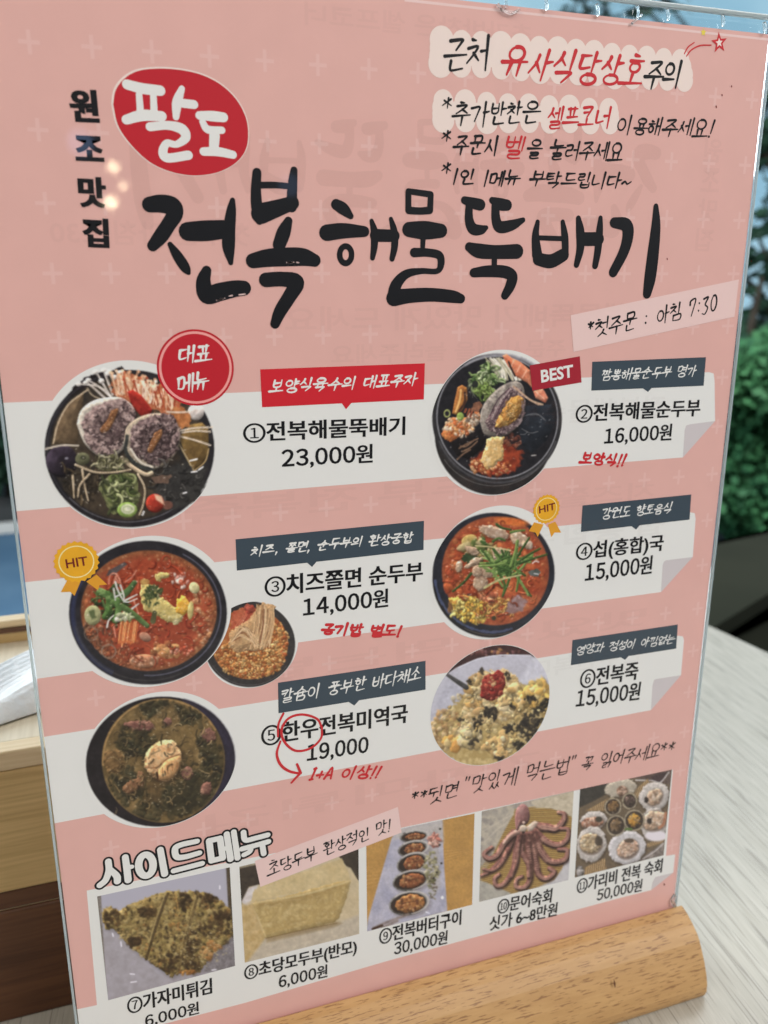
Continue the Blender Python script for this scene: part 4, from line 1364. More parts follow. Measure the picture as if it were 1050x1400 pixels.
def paint_fish():
    p = Photo((115, 1170, 4.773), 1050, 1098, (168, 166, 178), 83)
    p.poly([(60, 500), (180, 470), (500, 760), (1000, 720), (1000, 1000), (60, 1000)], ((150, 144, 146), (164, 158, 164)), soft=60)
    p.poly([(60, 230), (110, 250), (150, 950), (60, 960)], ((130, 122, 112), (118, 110, 100)), soft=6)
    p.poly([(925, 60), (960, 60), (1010, 800), (950, 520)], ((92, 78, 58), (70, 60, 46)), soft=6)
    p.poly([(820, 640), (960, 520), (1000, 560), (1000, 740), (780, 760)], ((110, 104, 104), (132, 126, 128)), soft=14)
    body = [(122, 345), (172, 325), (222, 355), (330, 305), (470, 248), (545, 232), (620, 232), (700, 228), (775, 236), (880, 280), (955, 345), (972, 440), (976, 510), (930, 565), (860, 620), (800, 690),
            (770, 745), (720, 772), (640, 752), (575, 792), (500, 745), (400, 672), (300, 595), (240, 520), (185, 478), (128, 470), (118, 400)]
    p.poly([(x + 10, y + 16) for x, y in body], (96, 90, 92), op=.5, soft=30)
    p.poly(body, ((158, 134, 68), (126, 102, 52), (178, 152, 86)), wob=9, cell=40, bump=.3, width=40, wcell=18)
    clip = body
    for (cols, n, sz) in (([(88, 68, 36), (74, 56, 32), (104, 82, 44)], 120, (6, 14)), ([(164, 142, 78), (178, 154, 92), (148, 126, 62)], 380, (5, 13)), ([(172, 118, 52), (182, 132, 64), (150, 98, 44)], 70, (4, 10)), ([(70, 54, 32), (58, 44, 28)], 170, (3, 8))):
        p.scatter(560, 480, 420, 290, n, sz, cols, el=2, dark=.25, op=.62, poly=clip)
    for (x, y, rx, ry) in ((180, 410, 55, 60), (420, 370, 60, 40), (560, 690, 80, 60), (850, 480, 110, 60), (700, 690, 70, 70), (330, 560, 40, 26), (700, 560, 60, 80), (810, 270, 60, 34), (650, 300, 44, 60), (900, 400, 50, 40)):
        p.scatter(x, y, rx, ry, 40, (5, 13), [(66, 48, 28), (54, 40, 25), (84, 60, 32)], el=2.4, op=.6, dark=.2, poly=clip)
    p.scatter(830, 620, 70, 60, 50, (6, 14), [(184, 128, 62), (166, 108, 50), (190, 144, 84)], el=2, dark=.3, op=.6, poly=clip)
    p.scatter(690, 760, 70, 12, 16, (5, 10), [(186, 128, 54), (160, 100, 40)])
    p.line([(548, 245), (490, 400), (405, 675)], 17, ((72, 54, 28), (94, 76, 44)))
    p.line([(530, 245), (474, 400), (425, 560)], 9, (166, 142, 86), op=.8)
    p.line([(745, 250), (700, 420), (615, 755)], 14, ((84, 64, 34), (130, 108, 62)))
    p.line([(728, 260), (684, 420), (630, 600)], 7, (164, 138, 80), op=.7)
    p.line([(600, 250), (615, 360)], 8, (176, 132, 62), op=.7)
    p.specks(760, 590, 180, 140, 90, (186, 170, 120), (3, 6), .6)
    for q in ([(185, 505), (190, 525)], [(300, 770), (328, 772)], [(305, 825), (340, 820)], [(240, 560), (243, 590)], [(885, 195), (885, 215)], [(835, 745), (860, 742)]):
        p.line(q, 8, (226, 224, 230))
    keep = p.img.copy()
    p.mottle(9, .11)
    g = (keep.sum(-1) > 380)[..., None]
    p.img = np.where(g, keep, p.img)
    return p.finish(1)


def paint_tofu():
    p = Photo((320, 1130, 5.833), 1050, 1167, (192, 174, 134), 97)
    p.poly([(0, 250), (1050, 0), (1050, 480), (960, 400), (830, 230), (180, 470), (60, 620), (0, 700)], ((56, 48, 40), (70, 60, 48)), soft=6)
    p.poly([(40, 310), (170, 280), (190, 300), (40, 335)], ((170, 160, 130), (140, 128, 100)), soft=8)
    p.poly([(60, 600), (120, 480), (210, 460), (880, 310), (930, 330), (1000, 450), (1000, 900), (60, 1120)], ((196, 178, 138), (186, 166, 124)), soft=10, cell=120)
    p.poly([(60, 600), (115, 490), (190, 465), (150, 600), (110, 640)], ((206, 200, 196), (184, 174, 164)), soft=12)
    p.poly([(60, 640), (150, 600), (260, 900), (300, 1080), (80, 1120)], ((178, 146, 84), (196, 168, 112)), soft=40)
    p.poly([(250, 890), (820, 770), (1000, 700), (1000, 860), (80, 1110)], ((176, 162, 138), (190, 178, 152)), soft=26)
    p.poly([(255, 880), (830, 760), (860, 770), (800, 800), (260, 925)], (140, 116, 74), soft=26, op=.7)
    p.poly([(128, 605), (165, 500), (400, 410), (860, 255), (935, 430), (600, 500), (300, 570)], ((200, 178, 126), (188, 164, 110)), soft=6, cell=60, wob=5)
    front = [(138, 608), (400, 560), (640, 490), (830, 440), (935, 428), (885, 600), (835, 735), (800, 765), (560, 820), (270, 890), (245, 885), (190, 720)]
    p.poly(front, ((184, 158, 96), (170, 142, 80), (196, 172, 112)), wob=4, cell=46, bump=.15, width=30)
    p.poly([(180, 600), (560, 540), (900, 445), (895, 480), (560, 600), (190, 650)], (150, 122, 66), soft=40, op=.5)
    R = p.rng
    for q in ([(290, 630), (370, 610), (330, 700), (280, 760)], [(350, 690), (390, 720)], [(450, 600), (440, 680), (490, 700)], [(440, 770), (560, 750)], [(620, 560), (600, 640)], [(660, 600), (700, 560), (720, 600)],
              [(760, 540), (770, 620)], [(690, 690), (730, 660), (740, 700), (700, 720)], [(800, 520), (790, 590)], [(400, 580), (520, 570)]):
        p.line(q, 18, (152, 122, 64), op=.35, soft=18)
        p.line([(x + 7, y + 9) for x, y in q], 12, (206, 182, 126), op=.3, soft=14)
    p.line([(145, 612), (560, 540), (930, 432)], 12, (206, 184, 130), op=.7, soft=10)
    p.line([(190, 720), (255, 885)], 10, (204, 182, 124), op=.7, soft=8)
    p.line([(255, 890), (560, 822), (820, 768)], 7, (120, 92, 48), op=.8)
    p.specks(560, 640, 320, 150, 40, (206, 186, 136), (3, 6), .35)
    p.mottle(40, .04)
    p.mottle(10, .03)
    return p.finish(1)


def paint_grilled():
    p = Photo((490, 1100, 6.176), 1050, 1174, (182, 134, 62), 103)
    p.mottle(120, .05)
    for i in range(9):
        p.line([(700, 380 + i * 14), (860, 370 + i * 9), (1000, 345 + i * 6)], 5, (196, 152, 82) if i % 2 else (160, 112, 48), op=.5)
        p.line([(60, 590 + i * 16), (200, 575 + i * 14)], 5, (196, 152, 82) if i % 2 else (160, 112, 48), op=.4)
    p.poly([(280, 285), (330, 200), (708, 130), (722, 500), (750, 900), (60, 1080), (85, 950)], ((164, 164, 182), (176, 174, 186), (150, 150, 170)), soft=6, cell=160)
    p.poly([(330, 200), (708, 130), (715, 320), (500, 260), (300, 290)], ((182, 176, 168), (170, 164, 160)), soft=40)
    p.poly([(590, 200), (680, 190), (690, 700), (620, 780), (560, 600)], ((176, 170, 162), (160, 152, 146)), soft=40, op=.7)
    for (cx, cy, rx, ry, ro) in ((470, 268, 118, 50, -6), (460, 372, 126, 66, -12), (455, 490, 132, 80, -18), (440, 640, 150, 84, -12), (425, 832, 165, 98, -10)):
        p.ell(cx + 18, cy + 14, rx + 10, ry + 10, (120, 112, 112), rot=ro, op=.5, soft=24)
        p.ell(cx, cy, rx + 4, ry + 4, ((96, 94, 88), (128, 126, 118), (70, 66, 60)), rot=ro, bump=.3, width=16)
        p.ring(cx + 6, cy - 4, rx - 4, ry - 4, 11, (190, 184, 176), rot=ro, arc=(200, 80), op=.85)
        p.ell(cx - 4, cy + 2, rx - 14, ry - 12, ((60, 46, 38), (44, 36, 32)), rot=ro)
        m = ((156, 92, 50), (120, 64, 36), (176, 116, 66)) if cy < 700 else ((190, 132, 66), (150, 90, 44), (206, 160, 90))
        p.ell(cx + 14, cy + 2, rx - 42, ry - 22, m, rot=ro, bump=.4, width=24, cell=26, wob=6)
        p.scatter(cx + 14, cy, rx - 52, ry - 30, 26, (6, 13), [(176, 116, 62), (134, 72, 40), (196, 142, 84), (104, 58, 36)], dark=.4, op=.8, hi=.2)
        p.line([(cx - rx * .35, cy + 2), (cx + rx * .1, cy - ry * .1), (cx + rx * .5, cy - ry * .22)], 8, (84, 46, 30), op=.7)
    p.scatter(640, 300, 46, 56, 46, (6, 14), [(206, 140, 120), (190, 110, 92), (222, 176, 156)], el=2.5)
    p.scatter(620, 530, 70, 130, 70, (5, 11), [(150, 146, 92), (172, 164, 120), (196, 186, 150), (120, 112, 70)], el=2.6, op=.8)
    p.scatter(630, 700, 40, 100, 30, (5, 9), [(120, 124, 76), (150, 140, 110), (110, 90, 70)], el=2.5, op=.7)
    for q in ((685, 340), (662, 572), (700, 495), (635, 620), (690, 205)):
        p.ell(*q, 10, 9, (60, 56, 48))
    p.ell(708, 785, 12, 14, (232, 232, 240))
    p.line([(570, 905), (600, 918)], 9, (226, 226, 236))
    for q in ([(130, 1040), (260, 985), (420, 925)], [(200, 1040), (330, 980)]):
        p.line(q, 22, ((140, 122, 110), (110, 90, 76)), op=.7, soft=10)
    p.line([(120, 1050), (200, 1020)], 20, (70, 48, 36))
    p.mottle(12, .06)
    return p.finish(1)


def paint_octopus():
    p = Photo((645, 1070, 7.0), 1050, 1190, (166, 158, 142), 109)
    p.poly([(60, 260), (600, 150), (560, 260), (400, 330), (90, 620)], ((140, 132, 124), (170, 160, 142), (112, 106, 106)), soft=30, cell=90)
    p.poly([(90, 280), (250, 240), (130, 300)], (90, 84, 92), soft=14)
    for q in ([(100, 470), (250, 380), (420, 300)], [(120, 560), (260, 440), (380, 380)]):
        p.line(q, 12, (194, 184, 162), op=.6, soft=12)
    p.poly([(560, 200), (980, 90), (980, 330), (900, 260), (720, 240)], ((196, 184, 156), (176, 162, 130)), soft=20)
    p.poly([(900, 650), (980, 600), (940, 960), (700, 1010)], ((176, 174, 176), (190, 188, 186)), soft=20)
    p.poly([(60, 900), (200, 960), (420, 1060), (60, 1150)], ((170, 166, 150), (150, 146, 134)), soft=30)
    mat = [(400, 270), (560, 240), (760, 245), (960, 330), (960, 620), (860, 830), (790, 930), (560, 1020), (360, 1060), (90, 940), (200, 700), (300, 480)]
    p.poly(mat, (150, 116, 56), soft=8)
    for i in range(50):
        y = 230 + i * 18
        p.line([(60, y + 90), (520, y + 10), (1000, y - 20 + i * 3)], 8, (204, 168, 84) if i % 2 else (188, 150, 72), op=.9, soft=4)
        p.line([(60, y + 99), (520, y + 19), (1000, y - 11 + i * 3)], 5, (76, 56, 34), op=.8, soft=4)
    # restore what lies outside the mat
    p.poly([(60, 260), (420, 190), (400, 300), (300, 480), (200, 680), (90, 800), (60, 800)], ((150, 142, 130), (178, 168, 146), (124, 118, 114)), soft=14, cell=90)
    for q in ([(100, 470), (250, 380), (400, 300)], [(120, 570), (240, 450), (340, 380)]):
        p.line(q, 12, (196, 186, 164), op=.6, soft=12)
    p.poly([(560, 180), (980, 80), (980, 345), (900, 290), (760, 245), (620, 240)], ((196, 184, 156), (174, 160, 130)), soft=12)
    p.poly([(860, 830), (960, 600), (990, 600), (960, 980), (600, 1020), (790, 930)], ((174, 172, 174), (192, 190, 188)), soft=14)
    p.poly([(60, 930), (140, 955), (360, 1050), (400, 1080), (60, 1160)], ((172, 168, 152), (150, 146, 134)), soft=14)
    c1, c2, c3 = (134, 86, 74), (96, 58, 51), (166, 116, 96)
    T = [([(600, 420), (720, 430), (810, 440), (880, 360), (880, 300), (830, 285)], 86, 34), ([(600, 470), (720, 570), (830, 600), (915, 540), (920, 450), (850, 440)], 70, 34),
         ([(580, 480), (660, 660), (760, 760), (890, 740), (915, 650), (830, 640)], 76, 36), ([(550, 500), (600, 700), (640, 880), (720, 920), (790, 860), (740, 820)], 66, 40),
         ([(520, 500), (550, 700), (560, 900), (510, 1000), (430, 1000), (430, 930), (480, 900)], 58, 34), ([(480, 500), (480, 660), (540, 780), (545, 900)], 52, 40),
         ([(440, 500), (420, 680), (400, 820), (320, 960), (240, 990), (220, 920), (260, 880)], 58, 36), ([(400, 500), (350, 640), (260, 760), (170, 850), (90, 890)], 56, 30),
         ([(400, 480), (300, 600), (240, 700), (160, 730), (120, 680), (190, 620)], 64, 36), ([(460, 500), (440, 640), (430, 760), (380, 900)], 46, 30), ([(350, 640), (280, 780), (200, 840), (110, 830)], 44, 24)]
    R = p.rng
    for q, w, w1 in T:
        p.line([(x + 8, y + 10) for x, y in q], w + 14, (58, 36, 32), w1=w1 + 10, op=.55, soft=12)
        w, w1 = w * 1.12, w1 * 1.05
        p.line(q, w, (c1, c2, c3), w1=w1, bump=.55, width=w * .4, cell=50)
        a = smooth_line(q, 9)
        for i, (x, y) in enumerate(a):
            if i < 5:
                continue
            t = i / len(a)
            r = (w + (w1 - w) * t) / 2
            d = a[min(i + 1, len(a) - 1)] - a[i - 1]
            d = d / (np.hypot(*d) + 1e-6)
            for s_ in (-.28, .22):
                p.ell(x - d[1] * r * s_, y + d[0] * r * s_, r * .21, r * .18, (200, 154, 132), op=.85, soft=5)
                p.ell(x - d[1] * r * s_ + 2, y + d[0] * r * s_ + 3, r * .1, r * .1, (104, 62, 56), op=.7, soft=4)
    p.line([(620, 405), (700, 440), (790, 455)], 16, (196, 150, 130), op=.4, soft=14)
    p.line([(440, 470), (370, 510), (310, 580)], 56, ((190, 160, 138), (164, 122, 106)), w1=34, bump=.4, width=24)
    p.poly([(520, 420), (600, 365), (640, 380), (590, 450), (540, 470)], ((206, 188, 164), (186, 156, 136)), soft=10, bump=.3, width=20)
    p.poly([(412, 330), (425, 260), (465, 210), (520, 215), (552, 280), (550, 355), (520, 400), (470, 420), (430, 460), (415, 400)], ((150, 102, 96), (128, 84, 80), (170, 120, 112)), bump=.45, width=50, sm=4)
    p.ell(472, 265, 26, 40, (178, 136, 128), op=.5, soft=24)
    p.ell(490, 440, 36, 36, ((204, 186, 164), (180, 158, 136)), bump=.4, width=20)
    p.ell(497, 382, 14, 14, (200, 170, 150), bump=.3, width=8)
    p.ell(492, 476, 15, 12, (52, 38, 34))
    p.mottle(12, .04)
    return p.finish(1)


def paint_scallops():
    p = Photo((780, 1040, 7.0), 1050, 1190, (104, 88, 66), 127)
    p.poly([(60, 250), (400, 190), (340, 320), (190, 400), (60, 460)], ((56, 52, 46), (66, 62, 54)), soft=10)
    p.poly([(600, 160), (1000, 60), (1000, 240), (820, 200)], ((110, 92, 80), (78, 62, 56)), soft=10)
    p.poly([(770, 150), (900, 110), (930, 110), (860, 200), (780, 190)], (70, 54, 54))
    p.line([(620, 185), (780, 190), (860, 205), (940, 110)], 9, (206, 202, 200))

    def bars(poly, ang, n, step):
        x0, y0 = poly[0]
        p.poly(poly, (150, 118, 72), soft=6)
        xs = [q[0] for q in poly]
        ys = [q[1] for q in poly]
        for i in range(n):
            x = min(xs) + i * step
            dx = math.tan(math.radians(ang)) * (max(ys) - min(ys))
            a = [(x, max(ys)), (x + dx, min(ys))]
            pts = [q for t in np.linspace(0, 1, 14) for q in [(a[0][0] + (a[1][0] - a[0][0]) * t, a[0][1] + (a[1][1] - a[0][1]) * t)] if inside(poly, *q)]
            if len(pts) > 1:
                p.line([pts[0], pts[-1]], step * .45, (196, 164, 112), op=.9)
                p.line([(pts[0][0] + step * .5, pts[0][1]), (pts[-1][0] + step * .5, pts[-1][1])], step * .3, (64, 48, 36), op=.8)

    bars([(140, 480), (340, 370), (420, 330), (420, 470), (330, 480)], 12, 16, 18)
    bars([(560, 330), (740, 170), (770, 260), (620, 370)], 20, 14, 18)
    bars([(130, 1100), (140, 1020), (330, 930), (340, 1040), (320, 1080)], 6, 12, 20)
    bars([(720, 800), (900, 730), (890, 780), (740, 830)], 10, 11, 18)
    p.poly([(640, 960), (900, 770), (890, 930), (720, 960)], ((150, 140, 130), (96, 86, 78)), soft=14)
    p.line([(690, 940), (800, 870), (890, 790)], 12, (186, 178, 170))

    def shell(cx, cy, rx, ry, ro, base=(194, 186, 176)):
        p.ell(cx + 6, cy + 10, rx * 1.05, ry * 1.05, (60, 48, 38), rot=ro, op=.5, soft=20)
        p.ell(cx, cy, rx, ry, (base, tuple(v * .88 for v in base)), rot=ro, wob=8, bump=.2, width=30, cell=50)
        for i in range(17):
            a = math.radians(ro + i * 360 / 17)
            p.line([(cx + rx * .45 * math.cos(a), cy + ry * .45 * math.sin(a)), (cx + rx * .93 * math.cos(a), cy + ry * .93 * math.sin(a))], 5, tuple(v * .78 for v in base), op=.55)

    def meat(cx, cy, rx, ry, ro, cols, n=26):
        p.ell(cx + 5, cy + 6, rx * 1.1, ry * 1.12, (84, 62, 46), rot=ro, op=.6, soft=16)
        p.ell(cx, cy, rx, ry, cols, rot=ro, bump=.4, width=22, wob=8, cell=24)
        p.scatter(cx, cy, rx * .8, ry * .8, n, (6, 14), list(cols), el=2.2, dark=.5, op=.8, hi=.2)

    cream = ((206, 178, 146), (176, 140, 108), (220, 198, 172))
    shell(480, 260, 150, 90, -10, (190, 178, 154))
    meat(495, 290, 50, 50, 10, ((150, 112, 84), (104, 76, 58), (190, 156, 130)))
    shell(800, 340, 150, 130, -30)
    meat(800, 345, 66, 86, 40, cream)
    p.ell(725, 375, 24, 30, (52, 42, 38), wob=6)
    shell(220, 570, 130, 90, -15)
    meat(205, 590, 110, 52, -10, ((186, 140, 110), (150, 96, 70), (206, 172, 146)))
    p.ell(270, 560, 34, 28, (66, 60, 48))
    shell(800, 600, 130, 150, 10)
    p.ell(820, 720, 110, 50, (214, 208, 210), soft=14)
    meat(800, 570, 120, 92, -15, cream, 40)
    p.ell(755, 575, 26, 30, (60, 50, 44), wob=6)
    p.line([(850, 640), (890, 600), (910, 500)], 26, ((190, 130, 90), (160, 100, 70)))
    shell(200, 800, 140, 170, 10)
    meat(190, 790, 105, 95, 0, ((196, 172, 130), (164, 136, 96), (212, 194, 160)), 40)
    p.ell(270, 770, 40, 50, ((88, 76, 62), (66, 56, 46)), wob=8)
    shell(540, 830, 180, 160, -20, (206, 202, 200))
    meat(545, 840, 105, 86, -35, ((208, 176, 146), (178, 136, 106), (226, 206, 188)), 44)
    p.ell(560, 765, 44, 20, (90, 72, 56), wob=5)

    def abalone(cx, cy, rx, ry, ro, m):
        p.ell(cx, cy, rx + 10, ry + 10, (44, 36, 30), rot=ro, op=.6, soft=16)
        p.ring(cx, cy, rx, ry, 14, (166, 152, 122), rot=ro, op=.9, wob=4)
        p.ell(cx, cy, rx - 8, ry - 8, ((70, 56, 44), (54, 44, 38)), rot=ro)
        p.ell(cx - 4, cy - 4, rx * .6, ry * .62, m, rot=ro, bump=.4, width=24, wob=6, cell=22)
        p.scatter(cx, cy, rx * .7, ry * .7, 26, (5, 11), [m[0], m[1], (70, 54, 44), (150, 128, 100)], dark=.4, op=.7)

    abalone(405, 440, 74, 80, 20, ((160, 118, 62), (110, 80, 50), (186, 146, 84)))
    abalone(565, 385, 66, 72, 0, ((110, 88, 78), (84, 66, 60), (130, 106, 94)))
    abalone(435, 620, 86, 94, 15, ((130, 102, 66), (100, 76, 50), (150, 122, 82)))
    abalone(610, 570, 92, 96, 30, ((206, 152, 50), (170, 116, 40), (222, 178, 80)))
    p.ell(555, 655, 40, 14, (84, 110, 50))
    p.ell(90, 1060, 40, 60, ((60, 56, 50), (190, 184, 178)), wob=12)
    p.mottle(11, .08)
    return p.finish(1)

# ------------------------------------------------------------------ the place round the board
TABLE_Z = -26.6 * MM
FLOOR_Z = TABLE_Z - 0.75


def box(name, x0, x1, y0, y1, z0, z1, mat, parent=None, bevel=0.0):
    me = bpy.data.meshes.new(name)
    v = [(x, y, z) for x in (x0, x1) for y in (y0, y1) for z in (z0, z1)]
    f = [(0, 1, 3, 2), (4, 6, 7, 5), (0, 4, 5, 1), (2, 3, 7, 6), (0, 2, 6, 4), (1, 5, 7, 3)]
    me.from_pydata(v, [], f)
    me.materials.append(mat)
    o = bpy.data.objects.new(name, me)
    COL.objects.link(o)
    if parent is not None:
        o.parent = parent
    if bevel:
        b = o.modifiers.new('bevel', 'BEVEL')
        b.width = bevel
        b.segments = 3
    return o


M_TABLE = wood_mat('ash_laminate', (0.355, 0.325, 0.272), (0.475, 0.445, 0.39), (4.0, 130.0, 130.0), 2.2,
                   fleck=((0.15, 0.13, 0.105), (22.0, 1100.0, 1100.0), 0.57, 0.65), rough=0.34, bump=0.12, axis_rot=math.radians(-83.2), fine=1.3)
M_BEECH = wood_mat('beech', (0.455, 0.258, 0.102), (0.535, 0.318, 0.135), (9.0, 60.0, 60.0), 1.5,
                   fleck=((0.22, 0.10, 0.04), (200.0, 2100.0, 2100.0), 0.585, 0.8), rough=0.5, bump=0.1)
M_OAK = wood_mat('pale_oak', (0.50, 0.33, 0.135), (0.66, 0.46, 0.21), (5.0, 120.0, 120.0), 1.5, rough=0.5)
M_OAKEDGE = wood_mat('pale_oak_rim', (0.62, 0.46, 0.27), (0.74, 0.58, 0.37), (5.0, 90.0, 90.0), 1.5, rough=0.45)
M_OAKTOP = wood_mat('pale_oak_top', (0.60, 0.50, 0.36), (0.72, 0.62, 0.47), (90.0, 5.0, 90.0), 1.2, rough=0.45)
M_WALNUT = wood_mat('walnut', (0.075, 0.028, 0.012), (0.14, 0.057, 0.024), (5.0, 90.0, 90.0), 1.5, rough=0.4)
M_TISSUE = plain_mat('tissue_paper', (0.80, 0.82, 0.85), (0.88, 0.89, 0.90), 60, 0.9, 0.7, 330, 0.0012)
M_FLOOR = plain_mat('floor_tile', (0.10, 0.095, 0.085), (0.14, 0.13, 0.12), 3, 0.5)
M_PAVE = plain_mat('asphalt', (0.05, 0.055, 0.06), (0.085, 0.09, 0.10), 4, 0.8)
M_BLUE = plain_mat('blue_road_paint', (0.09, 0.18, 0.30), (0.14, 0.25, 0.38), 3, 0.6)
M_LINE = plain_mat('white_road_paint', (0.72, 0.74, 0.76), (0.8, 0.82, 0.84), 6, 0.6)
M_WALL = plain_mat('dark_olive_paint', (0.030, 0.033, 0.024), (0.040, 0.043, 0.031), 5, 0.55)
M_CAP = plain_mat('dark_wall_cap', (0.020, 0.022, 0.016), (0.027, 0.029, 0.021), 5, 0.5)
M_BARK = plain_mat('bark', (0.035, 0.028, 0.022), (0.07, 0.058, 0.045), 14, 0.9)
M_LEAF = plain_mat('leaf_green', (0.022, 0.09, 0.042), (0.062, 0.20, 0.085), 5, 0.5)
M_LEAF2 = plain_mat('leaf_dark', (0.025, 0.065, 0.045), (0.055, 0.125, 0.08), 5, 0.5)

for _m in (M_LEAF, M_LEAF2, M_BLUE):
    _m.node_tree.nodes['Principled BSDF'].inputs['Specular IOR Level'].default_value = 0.1
for _m in (M_WALL, M_CAP):
    _m.node_tree.nodes['Principled BSDF'].inputs['Specular IOR Level'].default_value = 0.05
    _m.node_tree.nodes['Principled BSDF'].inputs['Roughness'].default_value = 0.95

# sky: a huge curved backdrop far behind everything
m_sky, nt, b = nodes('sky_light')
em = nt.nodes.new('ShaderNodeEmission')
tc = nt.nodes.new('ShaderNodeTexCoord')
no = nt.nodes.new('ShaderNodeTexNoise')
no.inputs['Scale'].default_value = 0.12
no.inputs['Detail'].default_value = 4
nt.links.new(tc.outputs['Object'], no.inputs['Vector'])
cr = nt.nodes.new('ShaderNodeValToRGB')
cr.color_ramp.elements[0].position = 0.4
cr.color_ramp.elements[0].color = (0.25, 0.45, 0.58, 1)
cr.color_ramp.elements[1].position = 0.62
cr.color_ramp.elements[1].color = (0.48, 0.70, 0.80, 1)
nt.links.new(no.outputs['Fac'], cr.inputs[0])
nt.links.new(cr.outputs[0], em.inputs[0])
em.inputs[1].default_value = 1.15
nt.links.new(em.outputs[0], nt.nodes['Material Output'].inputs['Surface'])
vs, fs = [], []
NA, NZ = 24, 8
for j in range(NZ + 1):
    for i in range(NA + 1):
        a = math.radians(-20 + 220 * i / NA)
        rr = 24 - 6 * (j / NZ) ** 2
        vs.append((rr * math.cos(a), rr * math.sin(a), -1.5 + 16 * j / NZ))
for j in range(NZ):
    for i in range(NA):
        k = j * (NA + 1) + i
        fs.append((k, k + 1, k + NA + 2, k + NA + 1))
tag(mesh_obj('sky', vs, fs, m_sky), kind='structure')

tag(box('floor', -6, 6, -6, 1.6, FLOOR_Z - 0.2, FLOOR_Z, M_FLOOR), kind='structure')
tag(mesh_obj('ground', [(-30, -30, FLOOR_Z - 0.004), (30, -30, FLOOR_Z - 0.004), (30, 30, FLOOR_Z - 0.004), (-30, 30, FLOOR_Z - 0.004)], [(0, 1, 2, 3)], M_PAVE), kind='structure')
tag(mesh_obj('parking_bay', [(-4, 1.9, FLOOR_Z + 0.003), (0.9, 1.9, FLOOR_Z + 0.003), (0.9, 3.38, FLOOR_Z + 0.003), (-4, 3.3, FLOOR_Z + 0.003)], [(0, 1, 2, 3)], M_BLUE), kind='structure')
tag(mesh_obj('bay_line', [(-4, 3.3, FLOOR_Z + 0.004), (0.9, 3.38, FLOOR_Z + 0.004), (0.9, 3.56, FLOOR_Z + 0.004), (-4, 3.46, FLOOR_Z + 0.004)], [(0, 1, 2, 3)], M_LINE), kind='structure')

# dining table: right edge parallel to the grain
table = empty('dining_table', (0.0, 0.0, TABLE_Z))
tag(table, 'pale ash dining table with fine dark grain carrying the menu board', 'table')
e0, e1 = Vector((0.446, 0.266)), Vector((0.4535, 0.2085))
dr = (e0 - e1).normalized()
A = e0 + dr * 0.18
B = e0 - dr * 0.62
px_ = Vector((-dr.y, dr.x))          # to the left of the edge
Cc, Dd = B + px_ * 1.15, A + px_ * 1.15
top = [(A.x, A.y, 0), (Dd.x, Dd.y, 0), (Cc.x, Cc.y, 0), (B.x, B.y, 0)]
bot = [(x, y, -0.028) for x, y, z in top]
o = mesh_obj('tabletop', top + bot, [(0, 1, 2, 3), (7, 6, 5, 4), (0, 4, 5, 1), (1, 5, 6, 2), (2, 6, 7, 3), (3, 7, 4, 0)], M_TABLE, table)
bv = o.modifiers.new('bevel', 'BEVEL')
bv.width = 0.0025
bv.segments = 3
for fx, fy in ((0.06, 0.08), (0.94, 0.08), (0.94, 0.92), (0.06, 0.92)):
    q = A * (1 - fx) * (1 - fy) + B * fx * (1 - fy) + Cc * fx * fy + Dd * (1 - fx) * fy
    box('leg', q.x - 0.025, q.x + 0.025, q.y - 0.025, q.y + 0.025, -0.75, -0.0285, M_WALNUT, table, 0.003)

# wooden stand: rounded beech bar with a slot for the board
stand = empty('wooden_stand', (0.105, 0, TABLE_Z))
tag(stand, 'rounded beech wood stand bar holding the menu board upright on the table', 'stand')
prof = [(1.6, 0.0), (4.5, -0.9), (8.0, -2.8), (10.9, -4.9), (12.3, -6.5), (14.2, -9.6), (16.2, -13.2), (17.8, -17.0), (18.8, -20.8), (18.9, -23.2), (18.3, -25.6), (17.2, -26.55)]
back = [(-z, y) for z, y in prof][::-1]
slot = [(-5.6, -0.4), (-5.6, -12.0), (0.8, -12.0), (0.8, -0.1)]
ring = prof + [(-17.2, -26.55)] + [q for q in back[1:] if q[0] < -6.0] + slot
xa, xb = -3.0, 213.0
nR = len(ring)
vs = [((xa - 105) * MM, -z * MM, y * MM - TABLE_Z) for z, y in ring] + [((xb - 105) * MM, -z * MM, y * MM - TABLE_Z) for z, y in ring]
fs = [(i, (i + 1) % nR, nR + (i + 1) % nR, nR + i) for i in range(nR)] + [tuple(range(nR))[::-1], tuple(range(nR, 2 * nR))]
o = mesh_obj('wooden_bar', vs, fs, M_BEECH, stand)
bv = o.modifiers.new('bevel', 'BEVEL')
bv.width = 0.0009
bv.segments = 3
bv.limit_method = 'ANGLE'
bv.angle_limit = math.radians(35)
o = mesh_obj('wood_knot', [((174.5 - 105) * MM + dx, -15.25 * MM + dy, (-10.35) * MM - TABLE_Z + dz) for dx, dy, dz in
                           ((0, 0, 0.0014), (0.0004, -0.0007, 0), (0, -0.0012, -0.0014), (-0.0005, -0.0006, 0.0001))], [(0, 1, 2, 3)], M_WALNUT, stand)

# napkin box behind the board
nb = empty('napkin_box', (-0.04, 0.10, TABLE_Z))
tag(nb, 'wooden napkin box with pale oak body and dark walnut drawer behind the board', 'box')
H0 = -TABLE_Z


def nbox(name, x0, x1, y0, y1, z0, z1, mat, bevel=0.0008):
    return box(name, (x0 + 40) * MM, (x1 + 40) * MM, (y0 - 100) * MM, (y1 - 100) * MM, z0 * MM + H0, z1 * MM + H0, mat, nb, bevel)


